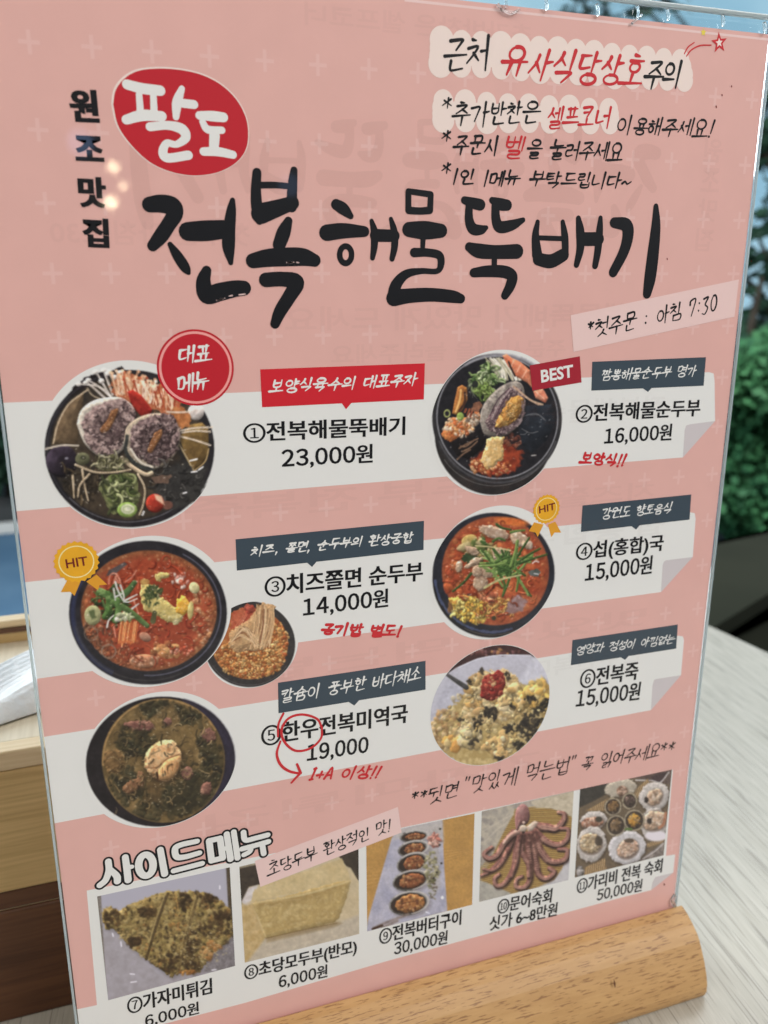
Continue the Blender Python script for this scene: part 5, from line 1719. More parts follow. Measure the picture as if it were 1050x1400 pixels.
d = nbox('drawer', -170, 62, 53.5, 150, -26.6, 18.6, M_WALNUT)
nbox('walnut_band', -170, 62, 53.5, 150, 19.4, 26.4, M_WALNUT)
nbox('drawer_gap', -169, 61, 54.6, 149, 18.6, 19.4, M_OAKEDGE, 0)
nbox('box_body', -170, 62, 53, 151, 26.6, 72.4, M_OAK)
nbox('box_rim', -170, 62, 52.4, 60, 72.6, 79.5, M_OAKEDGE)
nbox('box_top', -170, 62, 60.2, 146, 72.6, 79.0, M_OAKTOP)
nbox('back_rail', -170, 62, 146.4, 152, 72.6, 85.2, M_OAK)
nbox('rail_inlay', -170, 62, 145.5, 146.2, 83.2, 85.3, M_WALNUT, 0)
nbox('back_rail_cap', -170, 62, 145.8, 153, 85.4, 88.6, M_OAKEDGE)

# crumpled napkin lying on the box
R = random.Random(4)
nx, ny = 46, 30
vs, fs = [], []
for j in range(ny + 1):
    for i in range(nx + 1):
        u, v = i / nx, j / ny
        x = -150 + 190 * u
        y = 67 + max(0, (x + 30) * .35) + (24 + max(0, x + 34) * 1.1) * v + 1.5 * math.sin(u * 19)
        edge = min(1, v * 7, (1 - v) * 5, u * 9, (1 - u) * 9)
        h = (7 + 1.5 * math.sin(u * 17 + v * 3) + 1.5 * math.sin(v * 6 - u * 15)) * max(edge, 0) ** 0.6 + 0.5
        em_ = 0.9 * math.sin(x * 1.9) * math.sin(y * 1.9)
        vs.append(((x + 40) * MM, (y - 100) * MM, (79.2 + h + em_ * edge) * MM + H0))
for j in range(ny):
    for i in range(nx):
        k = j * (nx + 1) + i
        fs.append((k, k + 1, k + nx + 2, k + nx + 1))
nap = empty('paper_napkin', (-0.04, 0.10, TABLE_Z))
tag(nap, 'white embossed paper napkin lying crumpled on the wooden box', 'napkin')
o = mesh_obj('napkin_sheet', vs, fs, M_TISSUE, nap, smooth=True)
o.modifiers.new('thickness', 'SOLIDIFY').thickness = 0.0006
o.modifiers.new('smooth', 'SUBSURF').levels = 1

# low dark wall outside the table, hedge and trees beyond
cam2 = Vector((CC[0] * MM, -CC[2] * MM))


def at(px, py, dist):
    """ground-plan point and height of the sight line at a horizontal distance"""
    v = RC.T @ np.array([(px - 525) / F_PX, (py - 700) / F_PX, 1.0])
    v = Vector((v[0], -v[2], v[1]))
    v = v * (dist / math.hypot(v.x, v.y))
    return Vector((cam2.x + v.x, cam2.y + v.y, CC[1] * MM + v.z))


def on_level(px, py, z):
    """where the sight line meets a horizontal level"""
    v = RC.T @ np.array([(px - 525) / F_PX, (py - 700) / F_PX, 1.0])
    v = Vector((v[0], -v[2], v[1]))
    v = v * ((z - CC[1] * MM) / v.z)
    return Vector((cam2.x + v.x, cam2.y + v.y, z))


ZT = at(985, 852, 0.98).z
fa, fb = on_level(985, 852, ZT), on_level(1050, 812, ZT)
ba, bb = on_level(975, 745, ZT), on_level(1050, 729, ZT)
foot = [fa - (fb - fa) * 1.2, fb + (fb - fa) * 6, bb + (bb - ba) * 6, ba - (bb - ba) * 2.0]
mid = sum(foot, Vector()) / 4
wall = empty('low_wall', (mid.x, mid.y, FLOOR_Z))
tag(wall, 'low dark olive wall with a broad flat top beyond the table edge', 'wall')


def wallpiece(name, grow, z0, z1, mat):
    q = [mid + (p - mid) * grow for p in foot]
    v = [(p.x - mid.x, p.y - mid.y, z - FLOOR_Z) for z in (z0, z1) for p in q]
    return mesh_obj(name, v, [(3, 2, 1, 0), (4, 5, 6, 7), (0, 1, 5, 4), (1, 2, 6, 5), (2, 3, 7, 6), (3, 0, 4, 7)], mat, wall)


wallpiece('wall_body', 0.985, FLOOR_Z, ZT - 0.0205, M_WALL)
wallpiece('wall_cap', 1.0, ZT - 0.02, ZT, M_CAP)


def tube(path, n=8):
    """tapered limb along (x, y, z, r)"""
    vs, fs = [], []
    p = np.array(path, float)
    for i in range(len(p)):
        d = Vector(p[min(i + 1, len(p) - 1), :3] - p[max(i - 1, 0), :3]).normalized()
        a = d.orthogonal().normalized()
        b2 = d.cross(a)
        for k in range(n):
            t = 2 * math.pi * k / n
            vs.append(Vector(p[i, :3]) + (a * math.cos(t) + b2 * math.sin(t)) * p[i, 3])
    for i in range(len(p) - 1):
        for k in range(n):
            fs.append((i * n + k, i * n + (k + 1) % n, (i + 1) * n + (k + 1) % n, (i + 1) * n + k))
    fs.append(tuple(range(n))[::-1])
    fs.append(tuple(range((len(p) - 1) * n, len(p) * n)))
    return vs, fs


def leaves(clumps, n, size, rng):
    vs, fs = [], []
    for _ in range(n):
        c = rng.choice(clumps)
        while True:
            d = Vector((rng.uniform(-1, 1), rng.uniform(-1, 1), rng.uniform(-1, 1)))
            if d.length < 1:
                break
        p = Vector(c[:3]) + Vector((d.x * c[3], d.y * c[3], d.z * c[3] * .8))
        s_ = size * rng.uniform(.6, 1.3)
        ax = Vector((rng.uniform(-1, 1), rng.uniform(-1, 1), rng.uniform(-1, .3))).normalized()
        ay = ax.orthogonal().normalized() * s_ * .38
        k = len(vs)
        vs += [p - ax * s_ * .5, p + ay, p + ax * s_ * .5, p - ay]
        fs.append((k, k + 1, k + 2, k + 3))
    return vs, fs


def tree(name, x, y, h, clumps, n, size, mat, label, cat='tree', seed=1, trunk=0.07, group=None):
    rng = random.Random(seed)
    t = empty(name, (x, y, FLOOR_Z))
    tag(t, label, cat, group)
    cl = [(c[0], c[1], c[2], c[3]) for c in clumps]
    vs, fs = [], []

    def add(v, f):
        k = len(vs)
        vs.extend(v)
        fs.extend([tuple(i + k for i in q) for q in f])
    add(*tube([(0, 0, -0.0035, trunk), (0.02, 0.01, h * .35, trunk * .8), (-0.03, 0.02, h * .65, trunk * .55), (0, 0, h, trunk * .2)]))
    for c in cl:
        z0 = min(max(c[2] * .55, h * .2), h * .8)
        add(*tube([(0, 0, z0, trunk * .45), (c[0] * .5, c[1] * .5, (z0 + c[2]) / 2 + .05, trunk * .3), (c[0], c[1], c[2], trunk * .1)], 6))
    mesh_obj('trunk', vs, fs, M_BARK, t)
    v, f = leaves(cl, n, size, rng)
    mesh_obj('crown', v, f, mat, t)
    return t


def clumps_for(base, spots, seed):
    """crown clumps (local to the tree foot) around points given as pixel row/column and distance"""
    out = []
    for (px, py, dist, r) in spots:
        p = at(px, py, dist)
        out.append((p.x - base.x, p.y - base.y, p.z - FLOOR_Z, r))
    return out


b1 = at(1035, 740, 3.6)
tree('leafy_shrub', b1.x, b1.y, 0.95, clumps_for(b1, [(985, 560, 3.6, .22), (1030, 520, 3.5, .2), (1060, 600, 3.6, .26), (1000, 660, 3.5, .22), (1045, 690, 3.5, .22), (980, 500, 3.7, .15),
     (1090, 540, 3.6, .22), (1020, 610, 3.7, .2), (960, 620, 3.6, .2), (1075, 480, 3.7, .14)], 1), 13000, 0.045, M_LEAF, 'bright green leafy shrub growing just beyond the low wall', 'shrub', 3, 0.03)
b2_ = at(1000, 740, 5.2)
tree('dark_shrub', b2_.x, b2_.y, 1.0, clumps_for(b2_, [(960, 560, 5.2, .35), (1010, 600, 5.2, .4), (1060, 560, 5.2, .4), (1100, 600, 5.2, .4), (1030, 680, 5.2, .4), (960, 680, 5.2, .4), (1010, 470, 5.3, .16), (1060, 500, 5.2, .2)], 2),
     5200, 0.12, M_LEAF2, 'dark evergreen shrub standing behind the bright green one', 'shrub', 5, 0.05)
b3 = at(1040, 700, 7.0)
tree('bare_tree', b3.x, b3.y, 2.9, clumps_for(b3, [(1035, 320, 7, .30), (1048, 200, 7, .2), (1020, 400, 7, .36), (1060, 400, 7, .4), (1010, 440, 7, .3), (1042, 130, 7, .16), (1075, 280, 7, .3), (850, -20, 7, .34), (905, -5, 7, .28), (800, 10, 7, .2), (1052, 350, 7, .3), (1000, 360, 7.2, .2)], 3),
     620, 0.13, M_LEAF2, 'tall dark tree with sparse leaves and sky showing between its limbs', 'tree', 8, 0.09)
b4 = at(8, 640, 4.3)
hc = []
for i in range(12):
    for k in range(4):
        hc.append((-0.9 + i * 0.2, R.uniform(-.1, .1), 0.15 + k * 0.24, 0.2))
tree('clipped_hedge', b4.x, b4.y, 0.6, hc, 5200, 0.09, M_LEAF2, 'dark hedge seen past the left edge of the board beyond the blue bay', 'hedge', 9, 0.02)

# ------------------------------------------------------------------ the menu board
board = empty('menu_board', (0, 0, 0))
tag(board, 'pink Korean menu board with round food photos standing upright in a wooden bar', 'menu board')

m_ac, nt, b = nodes('clear_acrylic')
b.inputs['Base Color'].default_value = (0.93, 0.97, 0.98, 1)
b.inputs['Roughness'].default_value = 0.03
b.inputs['IOR'].default_value = 1.49
b.inputs['Transmission Weight'].default_value = 1.0
m_ed, nt, b = nodes('polished_acrylic_edge')
b.inputs['Base Color'].default_value = (0.70, 0.80, 0.84, 1)
b.inputs['Roughness'].default_value = 0.12
b.inputs['Transmission Weight'].default_value = 0.55
b.inputs['IOR'].default_value = 1.49

box('acrylic_panel', -0.9 * MM, 211.0 * MM, 0.35 * MM, 3.6 * MM, -11.0 * MM, 298.6 * MM, m_ac, board, 0.0005)
# polished welded edges of the sleeve round the sheet
ex0, ex1, ezt = -2.6, 212.4, 298.6
box('acrylic_edge', 210.25 * MM, 211.1 * MM, -0.8 * MM, 0.3 * MM, 0.3 * MM, ezt * MM, m_ed, board, 0.0004)
box('acrylic_edge', -1.0 * MM, -0.3 * MM, -0.5 * MM, 0.3 * MM, 0.3 * MM, ezt * MM, m_ed, board, 0.0003)
box('acrylic_edge', -0.2 * MM, 210.4 * MM, -1.0 * MM, 0.3 * MM, 297.2 * MM, ezt * MM, m_ed, board, 0.0004)
m_gl, nt, b = nodes('clear_glue')
b.inputs['Base Color'].default_value = (0.95, 0.98, 1.0, 1)
b.inputs['Roughness'].default_value = 0.05
b.inputs['Transmission Weight'].default_value = 0.9
b.inputs['IOR'].default_value = 1.45


def blob(name, pts, r, mat):
    """small lumpy strand of clear glue"""
    q = smooth_line(np.array([(*p, r * R.uniform(.7, 1.3)) for p in pts]), 4)
    v, f = tube([(x * MM, -z * MM, y * MM, max(rr, .1) * MM) for x, y, z, rr in q], 8)
    return mesh_obj(name, v, f, mat, board, smooth=True)


for (x, y) in ((745, 8), (815, 16), (870, 18), (911, 22), (986, 30), (1043, 40), (690, 4)):
    q = S(x, y)
    blob('glue_blob', [(q[0] - .3, q[1] + 1.6, .5), (q[0], q[1] + .2, .8), (q[0] + .2, q[1] - 1.2, .5)], .45, m_gl)
blob('glue_blob', [(*S(679, 6), .5), (*S(686, 15), .6), (*S(698, 19), .6), (*S(709, 14), .5)], .4, m_gl)
blob('glue_blob', [(*S(862, 33), .5), (*S(872, 25), .6), (*S(876, 20), .5)], .35, m_gl)
blob('glue_blob', [(*S(922, 1222), .6), (*S(918, 1230), .8), (*S(922, 1238), .5)], .6, m_gl)

sheet = flat('menu_sheet', [[(0, -4), (210, -4), (210, 293.8), (0, 293.8)]], 0.4, M_PINK, board)
o = flat('sheet_highlight', [[(100, 292.2), (210, 292.2), (210, 292.8), (100, 292.8)]], 1, M_STRIP, board)  # thin pale strip, a highlight painted below the sheet's top edge
o['label'] = 'pale highlight painted along the top of the sheet'

# pale plus signs
cr_ = []
rows = [276.7, 259.2, 243.9, 228.6, 213.2, 197.5, 182.0, 166.5, 151.0, 135.5, 120.0, 104.5, 89.0, 73.5, 58.0, 42.5, 27.0]
for y in rows:
    for k in range(-1, 17):
        x = 0.9 + 12.85 * k
        if 3 < x < 207:
            cr_.append([(x - 2.2, y - .42), (x + 2.2, y - .42), (x + 2.2, y + .42), (x - 2.2, y + .42)])
            cr_.append([(x - .42, y + .42), (x + .42, y + .42), (x + .42, y + 2.4), (x - .42, y + 2.4)])
            cr_.append([(x - .42, y - 2.4), (x + .42, y - 2.4), (x + .42, y - .42), (x - .42, y - .42)])
flat('plus_pattern', cr_, 1, M_CROSS, board, 'pattern of pale plus signs on the pink paper')

# ---- white bands and panels
SW = 210


def band(y1, y0, right_top, right_mid, fold, label):
    rt, rm = S(*right_top), S(*right_mid)
    f = [S(*q) for q in fold]           # two inner points of the fold and its lower end
    c = rt - np.array([0, 2.5])
    flat('white_band', [[(0, y0), (f[2][0], y0 + 0.0), f[1], f[0], rm, c, (rt[0] - 0.6, y1 - .5), (rt[0] - 2.4, y1), (0, y1)]], 2, M_WHITE, board, label)
    flat('folded_corner', [[rm, f[0], (f[1][0] + .4, f[0][1] - .3), f[1], (f[2][0], y0)]], 2.5, M_FOLD, board, 'grey folded corner of a white band')


band(199.3, 172.8, (978, 509), (977.6, 575.6), [(943.5, 580), (936, 588), (933.6, 624.4)], 'white band of the first row of dishes')
band(154.4, 127.9, (952, 699), (947.1, 761.5), [(910.6, 766), (906, 772), (903.7, 808)], 'white band of the second row of dishes')
band(111.1, 84.7, (936, 866), (931, 923), [(895.5, 928.6), (892, 937), (890, 969)], 'white band of the third row of dishes')
pl = [S(118.5, 1217.5), S(547, 1132), S(920, 1052), S(915, 1110), S(910.5, 1170), S(923, 1168), S(920.5, 1193), S(896, 1199), S(892, 1206), S(890, 1217)]
yb = S(891, 1217)[1]
low = S(525, 1315)[1]
pan = [(pl[0][0], pl[0][1]), (pl[0][0], S(132, 1375)[1]), (0, S(132, 1375)[1]), (0, S(335, 1371)[1]), (pl[9][0], S(700, 1268)[1])]
pan = [tuple(pl[0])] + [tuple(S(132.5, 1374))] + [(0, S(132.5, 1374)[1] + 0.3), (0, 8.6), tuple(S(335, 1371)), tuple(S(525, 1315)), tuple(S(850, 1227)), tuple(pl[9]), tuple(pl[8]), tuple(pl[7]), tuple(pl[6]), tuple(pl[5]), tuple(pl[4]), tuple(pl[3]), tuple(pl[2]), tuple(pl[1])]
flat('white_panel', [pan], 2, M_WHITE, board, 'white panel carrying the row of side dishes')
flat('folded_corner', [[S(920.5, 1193), S(896, 1199), S(892, 1206), S(890, 1217)]], 2.5, M_FOLD, board, 'grey folded corner of the side dish panel')

# ---- round food photographs
CX1, CX2, RD = 29.2, 130.2, 21.3


def dish(cx, cy, r, photo, label, level=4.0):
    fr = flat('dish_photo', [disc(cx, cy, r, 140)], level, M_WHITE, board, label)
    photo_mesh('food_picture', *disc_grid(cx, cy, r * .992), photo, level + .5, fr, label.replace('round photo of', 'printed picture of'))
    return fr


dish(56.0, 129.0, 13.0, paint_dish3b(), 'small round photo of noodles lifted from a red stew', 3.2)
dish(28.2, 187.0, RD, paint_dish1(), 'round photo of abalone and enoki mushrooms in a black pot')
dish(129.4, 187.0, RD - .2, paint_dish2(), 'round photo of abalone with shrimp and mussels in a black pot')
dish(29.4, 142.2, RD, paint_dish3(), 'round photo of red cheese stew with leek in a black bowl')
dish(130.3, 141.4, RD, paint_dish4(), 'round photo of orange clam soup topped with chives')
dish(29.2, 98.0, RD - .2, paint_dish5(), 'round photo of brown seaweed soup with scored abalone')
dish(130.6, 97.0, RD - .4, paint_dish6(), 'round photo of yellow abalone porridge with a red topping')

# ---- side dish photographs
SIDE = [((132.8, 1225.5), (314, 1185.7), (321.4, 1320.4), (147.9, 1367.4), paint_fish, 'photo of a fried flatfish on a white plate'),
        ((327.2, 1184.9), (490, 1146), (491, 1276.6), (334.6, 1316), paint_tofu, 'photo of a block of pale tofu'),
        ((500.5, 1142.5), (648.7, 1112), (645.4, 1236.8), (502, 1273.3), paint_grilled, 'photo of five grilled abalones on a white plate'),
        ((658.6, 1109.3), (784.3, 1081), (777, 1202.9), (655, 1233), paint_octopus, 'photo of a boiled octopus on a bamboo mat'),
        ((793, 1078.9), (918.6, 1052), (907, 1169.3), (785.7, 1199.7), paint_scallops, 'photo of scallops and abalones in their shells')]
for tl, tr, br, bl, fn, lab in SIDE:
    photo_mesh('side_dish_photo', *quad_grid(tl, tr, br, bl), fn(), 4, board, lab)

# ---- show-through of the back page
CA, CB, CCr, CD, CE = (180, 220, 3.75), (420, 240, 4.0385), (620, 260, 3.5), (80, 80, 3.75), (120, 1120, 3.75)
T1 = [[(92, 224, 40), (150, 219, 46), (208, 232, 48), (222, 270, 42), (190, 325, 38), (150, 385, 38), (108, 435, 29)], [(197, 428, 14), (232, 482, 26), (272, 543, 27), (291, 573, 12)],
      [(288, 362, 48), (380, 358, 52), (480, 350, 46)], [(517, 202, 14), (510, 260, 26), (500, 350, 32), (497, 440, 33), (508, 522, 13)],
      [(384, 562, 25), (368, 620, 38), (385, 688, 44), (450, 672, 46), (530, 655, 42), (575, 652, 38)],
      [(642, 60, 24), (637, 150, 27), (642, 240, 30), (655, 305, 22)], [(832, 48, 19), (824, 130, 26), (820, 235, 28)], [(660, 124, 17), (740, 124, 16), (812, 130, 15)],
      [(662, 270, 52), (740, 245, 43), (826, 215, 34)], [(803, 308, 22), (780, 365, 36), (756, 430, 34)], [(622, 512, 38), (700, 497, 45), (800, 492, 47), (880, 493, 44), (938, 510, 32)],
      [(688, 610, 37), (770, 606, 37), (845, 622, 40), (812, 690, 36), (762, 770, 33), (735, 835, 25)]]
T2 = [[(160, 160, 30), (200, 185, 33), (240, 224, 17)], [(108, 316, 44), (200, 305, 41), (315, 309, 29)], oval(212, 437, 33, 47, 16),
      [(355, 250, 12), (370, 310, 21), (370, 390, 20), (360, 455, 14)], [(462, 240, 12), (480, 310, 20), (482, 390, 20), (468, 460, 15)], [(378, 330, 34), (480, 333, 32)],
      [(558, 88, 17), (558, 190, 18)], [(558, 87, 16), (620, 95, 16), (680, 104, 17)], [(682, 105, 17), (678, 190, 18)], [(560, 192, 20), (620, 196, 19), (676, 192, 20)],
      [(562, 298, 40), (650, 302, 48), (738, 305, 37)], [(640, 330, 16), (637, 400, 14)],
      [(590, 425, 25), (660, 425, 22), (728, 440, 22), (738, 490, 20), (715, 528, 15), (630, 527, 16), (545, 545, 24), (490, 605, 32), (475, 680, 38)],
      [(478, 676, 44), (560, 664, 39), (680, 658, 36), (800, 668, 33), (848, 680, 25)]]
T3 = [[(52, 48, 18), (95, 62, 25), (128, 70, 26)], [(74, 75, 18), (74, 140, 22), (92, 184, 26), (130, 190, 22), (156, 180, 11)],
      [(184, 48, 15), (220, 66, 27), (256, 72, 25)], [(200, 75, 20), (203, 140, 23), (222, 176, 27), (280, 167, 24), (332, 143, 12)],
      [(75, 272, 22), (120, 290, 33), (200, 296, 31), (303, 293, 33)], [(195, 318, 14), (195, 372, 14)], [(96, 395, 21), (160, 388, 26), (240, 390, 28), (280, 412, 27), (270, 460, 25), (246, 503, 20)],
      [(402, 152, 11), (392, 220, 19), (400, 310, 26)], [(405, 330, 28), (465, 340, 31), (525, 310, 29)], [(522, 152, 11), (532, 220, 18), (535, 300, 17)], [(410, 228, 11), (528, 232, 11)],
      [(597, 135, 13), (606, 200, 22), (606, 280, 20), (588, 357, 14)], [(703, 133, 11), (698, 200, 18), (690, 290, 18), (677, 362, 15)], [(615, 234, 30), (692, 234, 30)],
      [(768, 155, 23), (825, 167, 30), (834, 220, 29), (812, 300, 26), (764, 392, 23)], [(968, 78, 13), (968, 170, 24), (955, 300, 30), (940, 420, 30), (926, 495, 22)]]
title_polys = traced(T1, CA) + traced(T2, CB) + traced(T3, CCr)
gp = []
for q in title_polys:
    g = q.copy()
    g[:, 0] = 212 - g[:, 0]
    g[:, 1] = g[:, 1] + 17.0
    gp.append(g)
flat('show_through', gp, 1.5, M_GHOST, board, 'faint mirrored brush writing showing through from the back', join=True)
for i, (t_, y, x, w, h) in enumerate((('추가반찬은 셀프코너', 285, 75, 60, 5), ('원', 259.5, 12, 6.5, 6.5), ('조', 251.5, 12, 6.5, 6.5), ('맛', 243.2, 12, 6.5, 6.5), ('집', 235, 12, 6.5, 6.5),
                                      ('전복해물뚝배기 맛있게 드세요', 214, 22, 120, 6.5), ('주문시 벨을 눌러주세요', 205.5, 60, 70, 5.2), ('첫주문 아침 7:30', 235, 150, 46, 5.5),
                                      ('전복해물순두부', 186, 24, 60, 7), ('순두부 전복죽', 165.5, 70, 100, 7), ('치즈쫄면', 160, 25, 46, 6), ('섭 홍합국', 148, 20, 50, 7), ('맛있게 먹는법', 117, 24, 130, 6.5), ('한우전복미역국', 104, 24, 60, 6.5), ('가자미튀김', 71, 60, 110, 7))):
    typed('show_through', t_, None, None, None, 5.4 if 100 < y < 200 else 1.5, M_GHOST2, board, bold=0.02, mirror=True, sheet=((x, y), (w, 0), (0, h)), label='faint mirrored text showing through from the back')

# ---- brush title and its red seal
flat('title_lettering', title_polys, 6, M_TITLE, board, 'large black brush lettering of the dish name', join=True)
seal_pts = [(280, 235), (292, 165), (332, 108), (400, 66), (500, 52), (620, 58), (740, 86), (840, 140), (920, 222), (966, 325), (968, 440), (925, 520), (840, 575), (740, 598), (640, 595), (540, 568), (450, 518), (360, 428), (304, 340)]
hal = flat('red_seal_halo', [crop_poly([(624 + (x - 624) * 1.022 - 3, 325 + (y - 325) * 1.022 - 3) for x, y in seal_pts], CD, 5)], 2.2, M_CREAM, board, 'pale outline of the red seal')
seal = flat('red_seal', [crop_poly(seal_pts, CD, 5)], 3, M_RED, board, 'red oval brush seal behind white lettering')
flat('seal_lettering', traced([[(350, 133, 25), (430, 154, 27), (522, 165, 26)], [(413, 185, 17), (420, 280, 19)], [(486, 185, 17), (490, 280, 19)], [(347, 314, 24), (430, 292, 28), (530, 296, 25)],
                               [(632, 155, 16), (608, 225, 26), (602, 300, 17)], [(638, 230, 22), (695, 236, 22)],
                               [(468, 350, 22), (560, 343, 22), (632, 362, 27), (652, 405, 24), (605, 440, 17), (555, 435, 19), (535, 480, 24), (560, 510, 23), (666, 496, 23)],
                               [(722, 292, 21), (790, 296, 26), (846, 302, 24)], [(738, 325, 17), (765, 364, 20), (838, 368, 18)], [(800, 395, 28), (796, 460, 25)], [(743, 477, 21), (820, 478, 23), (895, 494, 20)]], CD),
     4, M_WHITE, seal, 'white rounded lettering on the red seal', join=True)
for t_, (x0, y0, x1, y1) in zip('원조맛집', ((50, 150, 205, 330), (75, 388, 230, 530), (92, 598, 242, 768), (112, 810, 255, 972))):
    bl, br, tl = [(80 + x / 3.75, 80 + y / 3.75) for x, y in ((x0 + 14, y1 - 6), (x1, y1), (x0, y0 + 4))]
    typed('vertical_lettering', t_, bl, br, tl, 6, M_BLACK, board, bold=0.03, strike=0.05, label='bold black syllable in the vertical line beside the seal')

# ---- outlined heading of the side dishes
HS = [[(105, 215, 15), (108, 260, 15), (92, 310, 15), (62, 338, 15)], [(112, 255, 14), (148, 290, 16), (152, 318, 16)], [(192, 193, 15), (200, 250, 16), (207, 312, 16)], [(205, 246, 13), (226, 243, 11)],
      oval(298, 235, 37, 54, 17, 18), [(372, 155, 15), (394, 280, 16)],
      [(560, 112, 13), (480, 130, 14), (448, 150, 15), (456, 192, 15), (500, 192, 14), (572, 172, 13)], [(440, 264, 13), (510, 246, 13), (586, 226, 13)],
      [(622, 110, 15), (635, 212, 15)], [(622, 110, 14), (678, 97, 14)], [(678, 97, 15), (692, 198, 15)], [(635, 212, 14), (692, 198, 14)], [(690, 152, 12), (712, 148, 12)], [(712, 75, 14), (732, 204, 15)],
      [(748, 64, 13), (768, 198, 14)], [(798, 66, 13), (808, 106, 13), (860, 96, 13), (922, 80, 13)], [(790, 152, 13), (860, 133, 13), (926, 114, 13)], [(838, 140, 12), (830, 165, 12), (800, 182, 12)], [(894, 128, 13), (902, 176, 13)]]
flat('heading_outline', traced(HS, CE, grow=10.5), 5.2, M_BLACK, board, 'black outline of the side dish heading', join=True)
flat('heading_lettering', traced(HS, CE, grow=0.5), 6, M_WHITE, board, 'thick white lettering of the side dish heading', join=True)


# ---- banners with their writing
def banner(pts, tip, mat, label, text=None, tb=None, width=0.55, seed=1):
    q = [S(*p) for p in pts]
    o = flat('dish_banner', [q], 5, mat, board, label)
    if tip:
        flat('banner_pointer', [[S(*p) for p in tip]], 4.8, mat, o)
    if text:
        penned('banner_lettering', text, *tb, 6, M_WHITE, o, width=width, slant=.22, seed=seed, taper=.45, label='white brush pen writing')
    return o


banner([(355.7, 505), (580.7, 496.7), (579.3, 546), (358.3, 556.7)], [(466, 338 / 3 + 440 - 3), (473, 559.5), (482, 549)], M_BRIGHTRED, 'bright red banner over the first dish', '보양식육수의 대표주자', ((368, 538), (571, 528.5), (367, 518)), .5, 3)
banner([(809.6, 494.6), (965, 488.3), (961.8, 527.3), (808.3, 534)], [(876, 529), (885.7, 535.8), (893, 528)], M_SLATE, 'dark slate banner over the second dish', '짬뽕해물순두부 명가', ((822.6, 521.5), (951.5, 514.5), (822.6, 505)), .4, 4)
banner([(322, 737.3), (579.5, 712), (578.9, 751.6), (323.8, 780)], [(416, 766), (426.5, 775), (436, 764)], M_SLATE, 'long dark slate banner over the third dish', '치즈, 쫄면, 순두부의 환상궁합', ((343, 763), (565, 743), (342, 746)), .46, 5)
banner([(796.3, 691), (944.9, 676), (942.6, 710.3), (794, 727.2)], [(860, 717), (869.4, 724), (877, 715)], M_SLATE, 'dark slate banner over the fourth dish', '강원도 향토음식', ((823.7, 710), (917.4, 701.5), (822.8, 694.5)), .42, 6)
banner([(380, 933.3), (581.7, 903.3), (581.7, 942.7), (380.7, 975)], [(474, 958), (484.3, 964.5), (493, 955)], M_SLATE, 'dark slate banner over the fifth dish', '칼슘이 풍부한 바다채소', ((387, 964), (575, 931), (385, 943)), .48, 7)
banner([(782.6, 875), (926.6, 853.7), (924.3, 886.6), (780.3, 909.4)], [(846, 897), (854.3, 902), (862, 894)], M_SLATE, 'dark slate banner over the sixth dish', '영양과 정성이 아낌없는', ((788.5, 896), (922, 880), (788.5, 882)), .38, 8)
bt = flat('best_tag', [[S(724, 499.5), S(792.6, 487), S(794.9, 522.8), S(727.7, 534)]], 5.6, M_CRIMSON, board, 'dark red tag reading BEST')
typed('tag_lettering', 'BEST', (740, 523.5), (783.7, 515.5), (738.5, 506), 6.2, M_WHITE, bt, bold=0.03)

# ---- round stamp
st_c = np.array([45.0, 205.9])
stp = flat('round_stamp', [disc(*st_c, 9.45, 96)], 5.2, M_RED, board, 'round red stamp on the first photo')
flat('stamp_ring', ringpoly(*st_c, 8.35, 8.95), 5.7, M_STAMPLINE, stp)
penned('stamp_lettering', '대표', (246, 497), (290, 494), (244, 474), 6, M_WHITE, stp, width=.6, slant=.15, seed=11, taper=.6)
penned('stamp_lettering', '메뉴', (244, 538), (287, 534), (242, 512), 6, M_WHITE, stp, width=.6, slant=.15, seed=12, taper=.6)

# ---- award badges
for (cx, cy, r, tb, ribs, lab) in (((104.5, 768), None, 5.55, ((91, 777), (120.5, 772.5), (90, 764.5)), [[(93, 791), (111, 793), (102, 814.5), (96, 809), (83, 809.5)], [(118, 795), (132, 785.5), (146.5, 799), (136, 800), (134, 807)]], 'gold award badge reading HIT beside the red stew'),
                                   ((747, 696), None, 4.65, ((737, 702), (759.5, 696.5), (737.5, 692)), [[(730, 714), (743, 717), (735, 734), (732, 728), (723, 726)], [(749, 717), (759, 713), (767, 728), (758, 728), (753.5, 734.5)]], 'gold award badge reading HIT on the clam soup')):
    c = S(*cx)
    n = 22
    out = []
    for i in range(n * 2):
        a = math.pi * i / n
        rr = r * (1.0 if i % 2 else .92)
        out.append((c[0] + rr * math.cos(a), c[1] + rr * math.sin(a)))
    bd = flat('award_badge', [out], 6, M_GOLD, board, lab)
    flat('badge_ring', ringpoly(*c, r * .72, r * .77), 6.5, M_GOLDPALE, bd)
    for q in ribs:
        flat('ribbon_tail', [[S(*p) for p in q]], 5.6, M_GOLDDARK, bd)
    typed('badge_lettering', 'HIT', *tb, 7, M_MAROON, bd, bold=0.02)

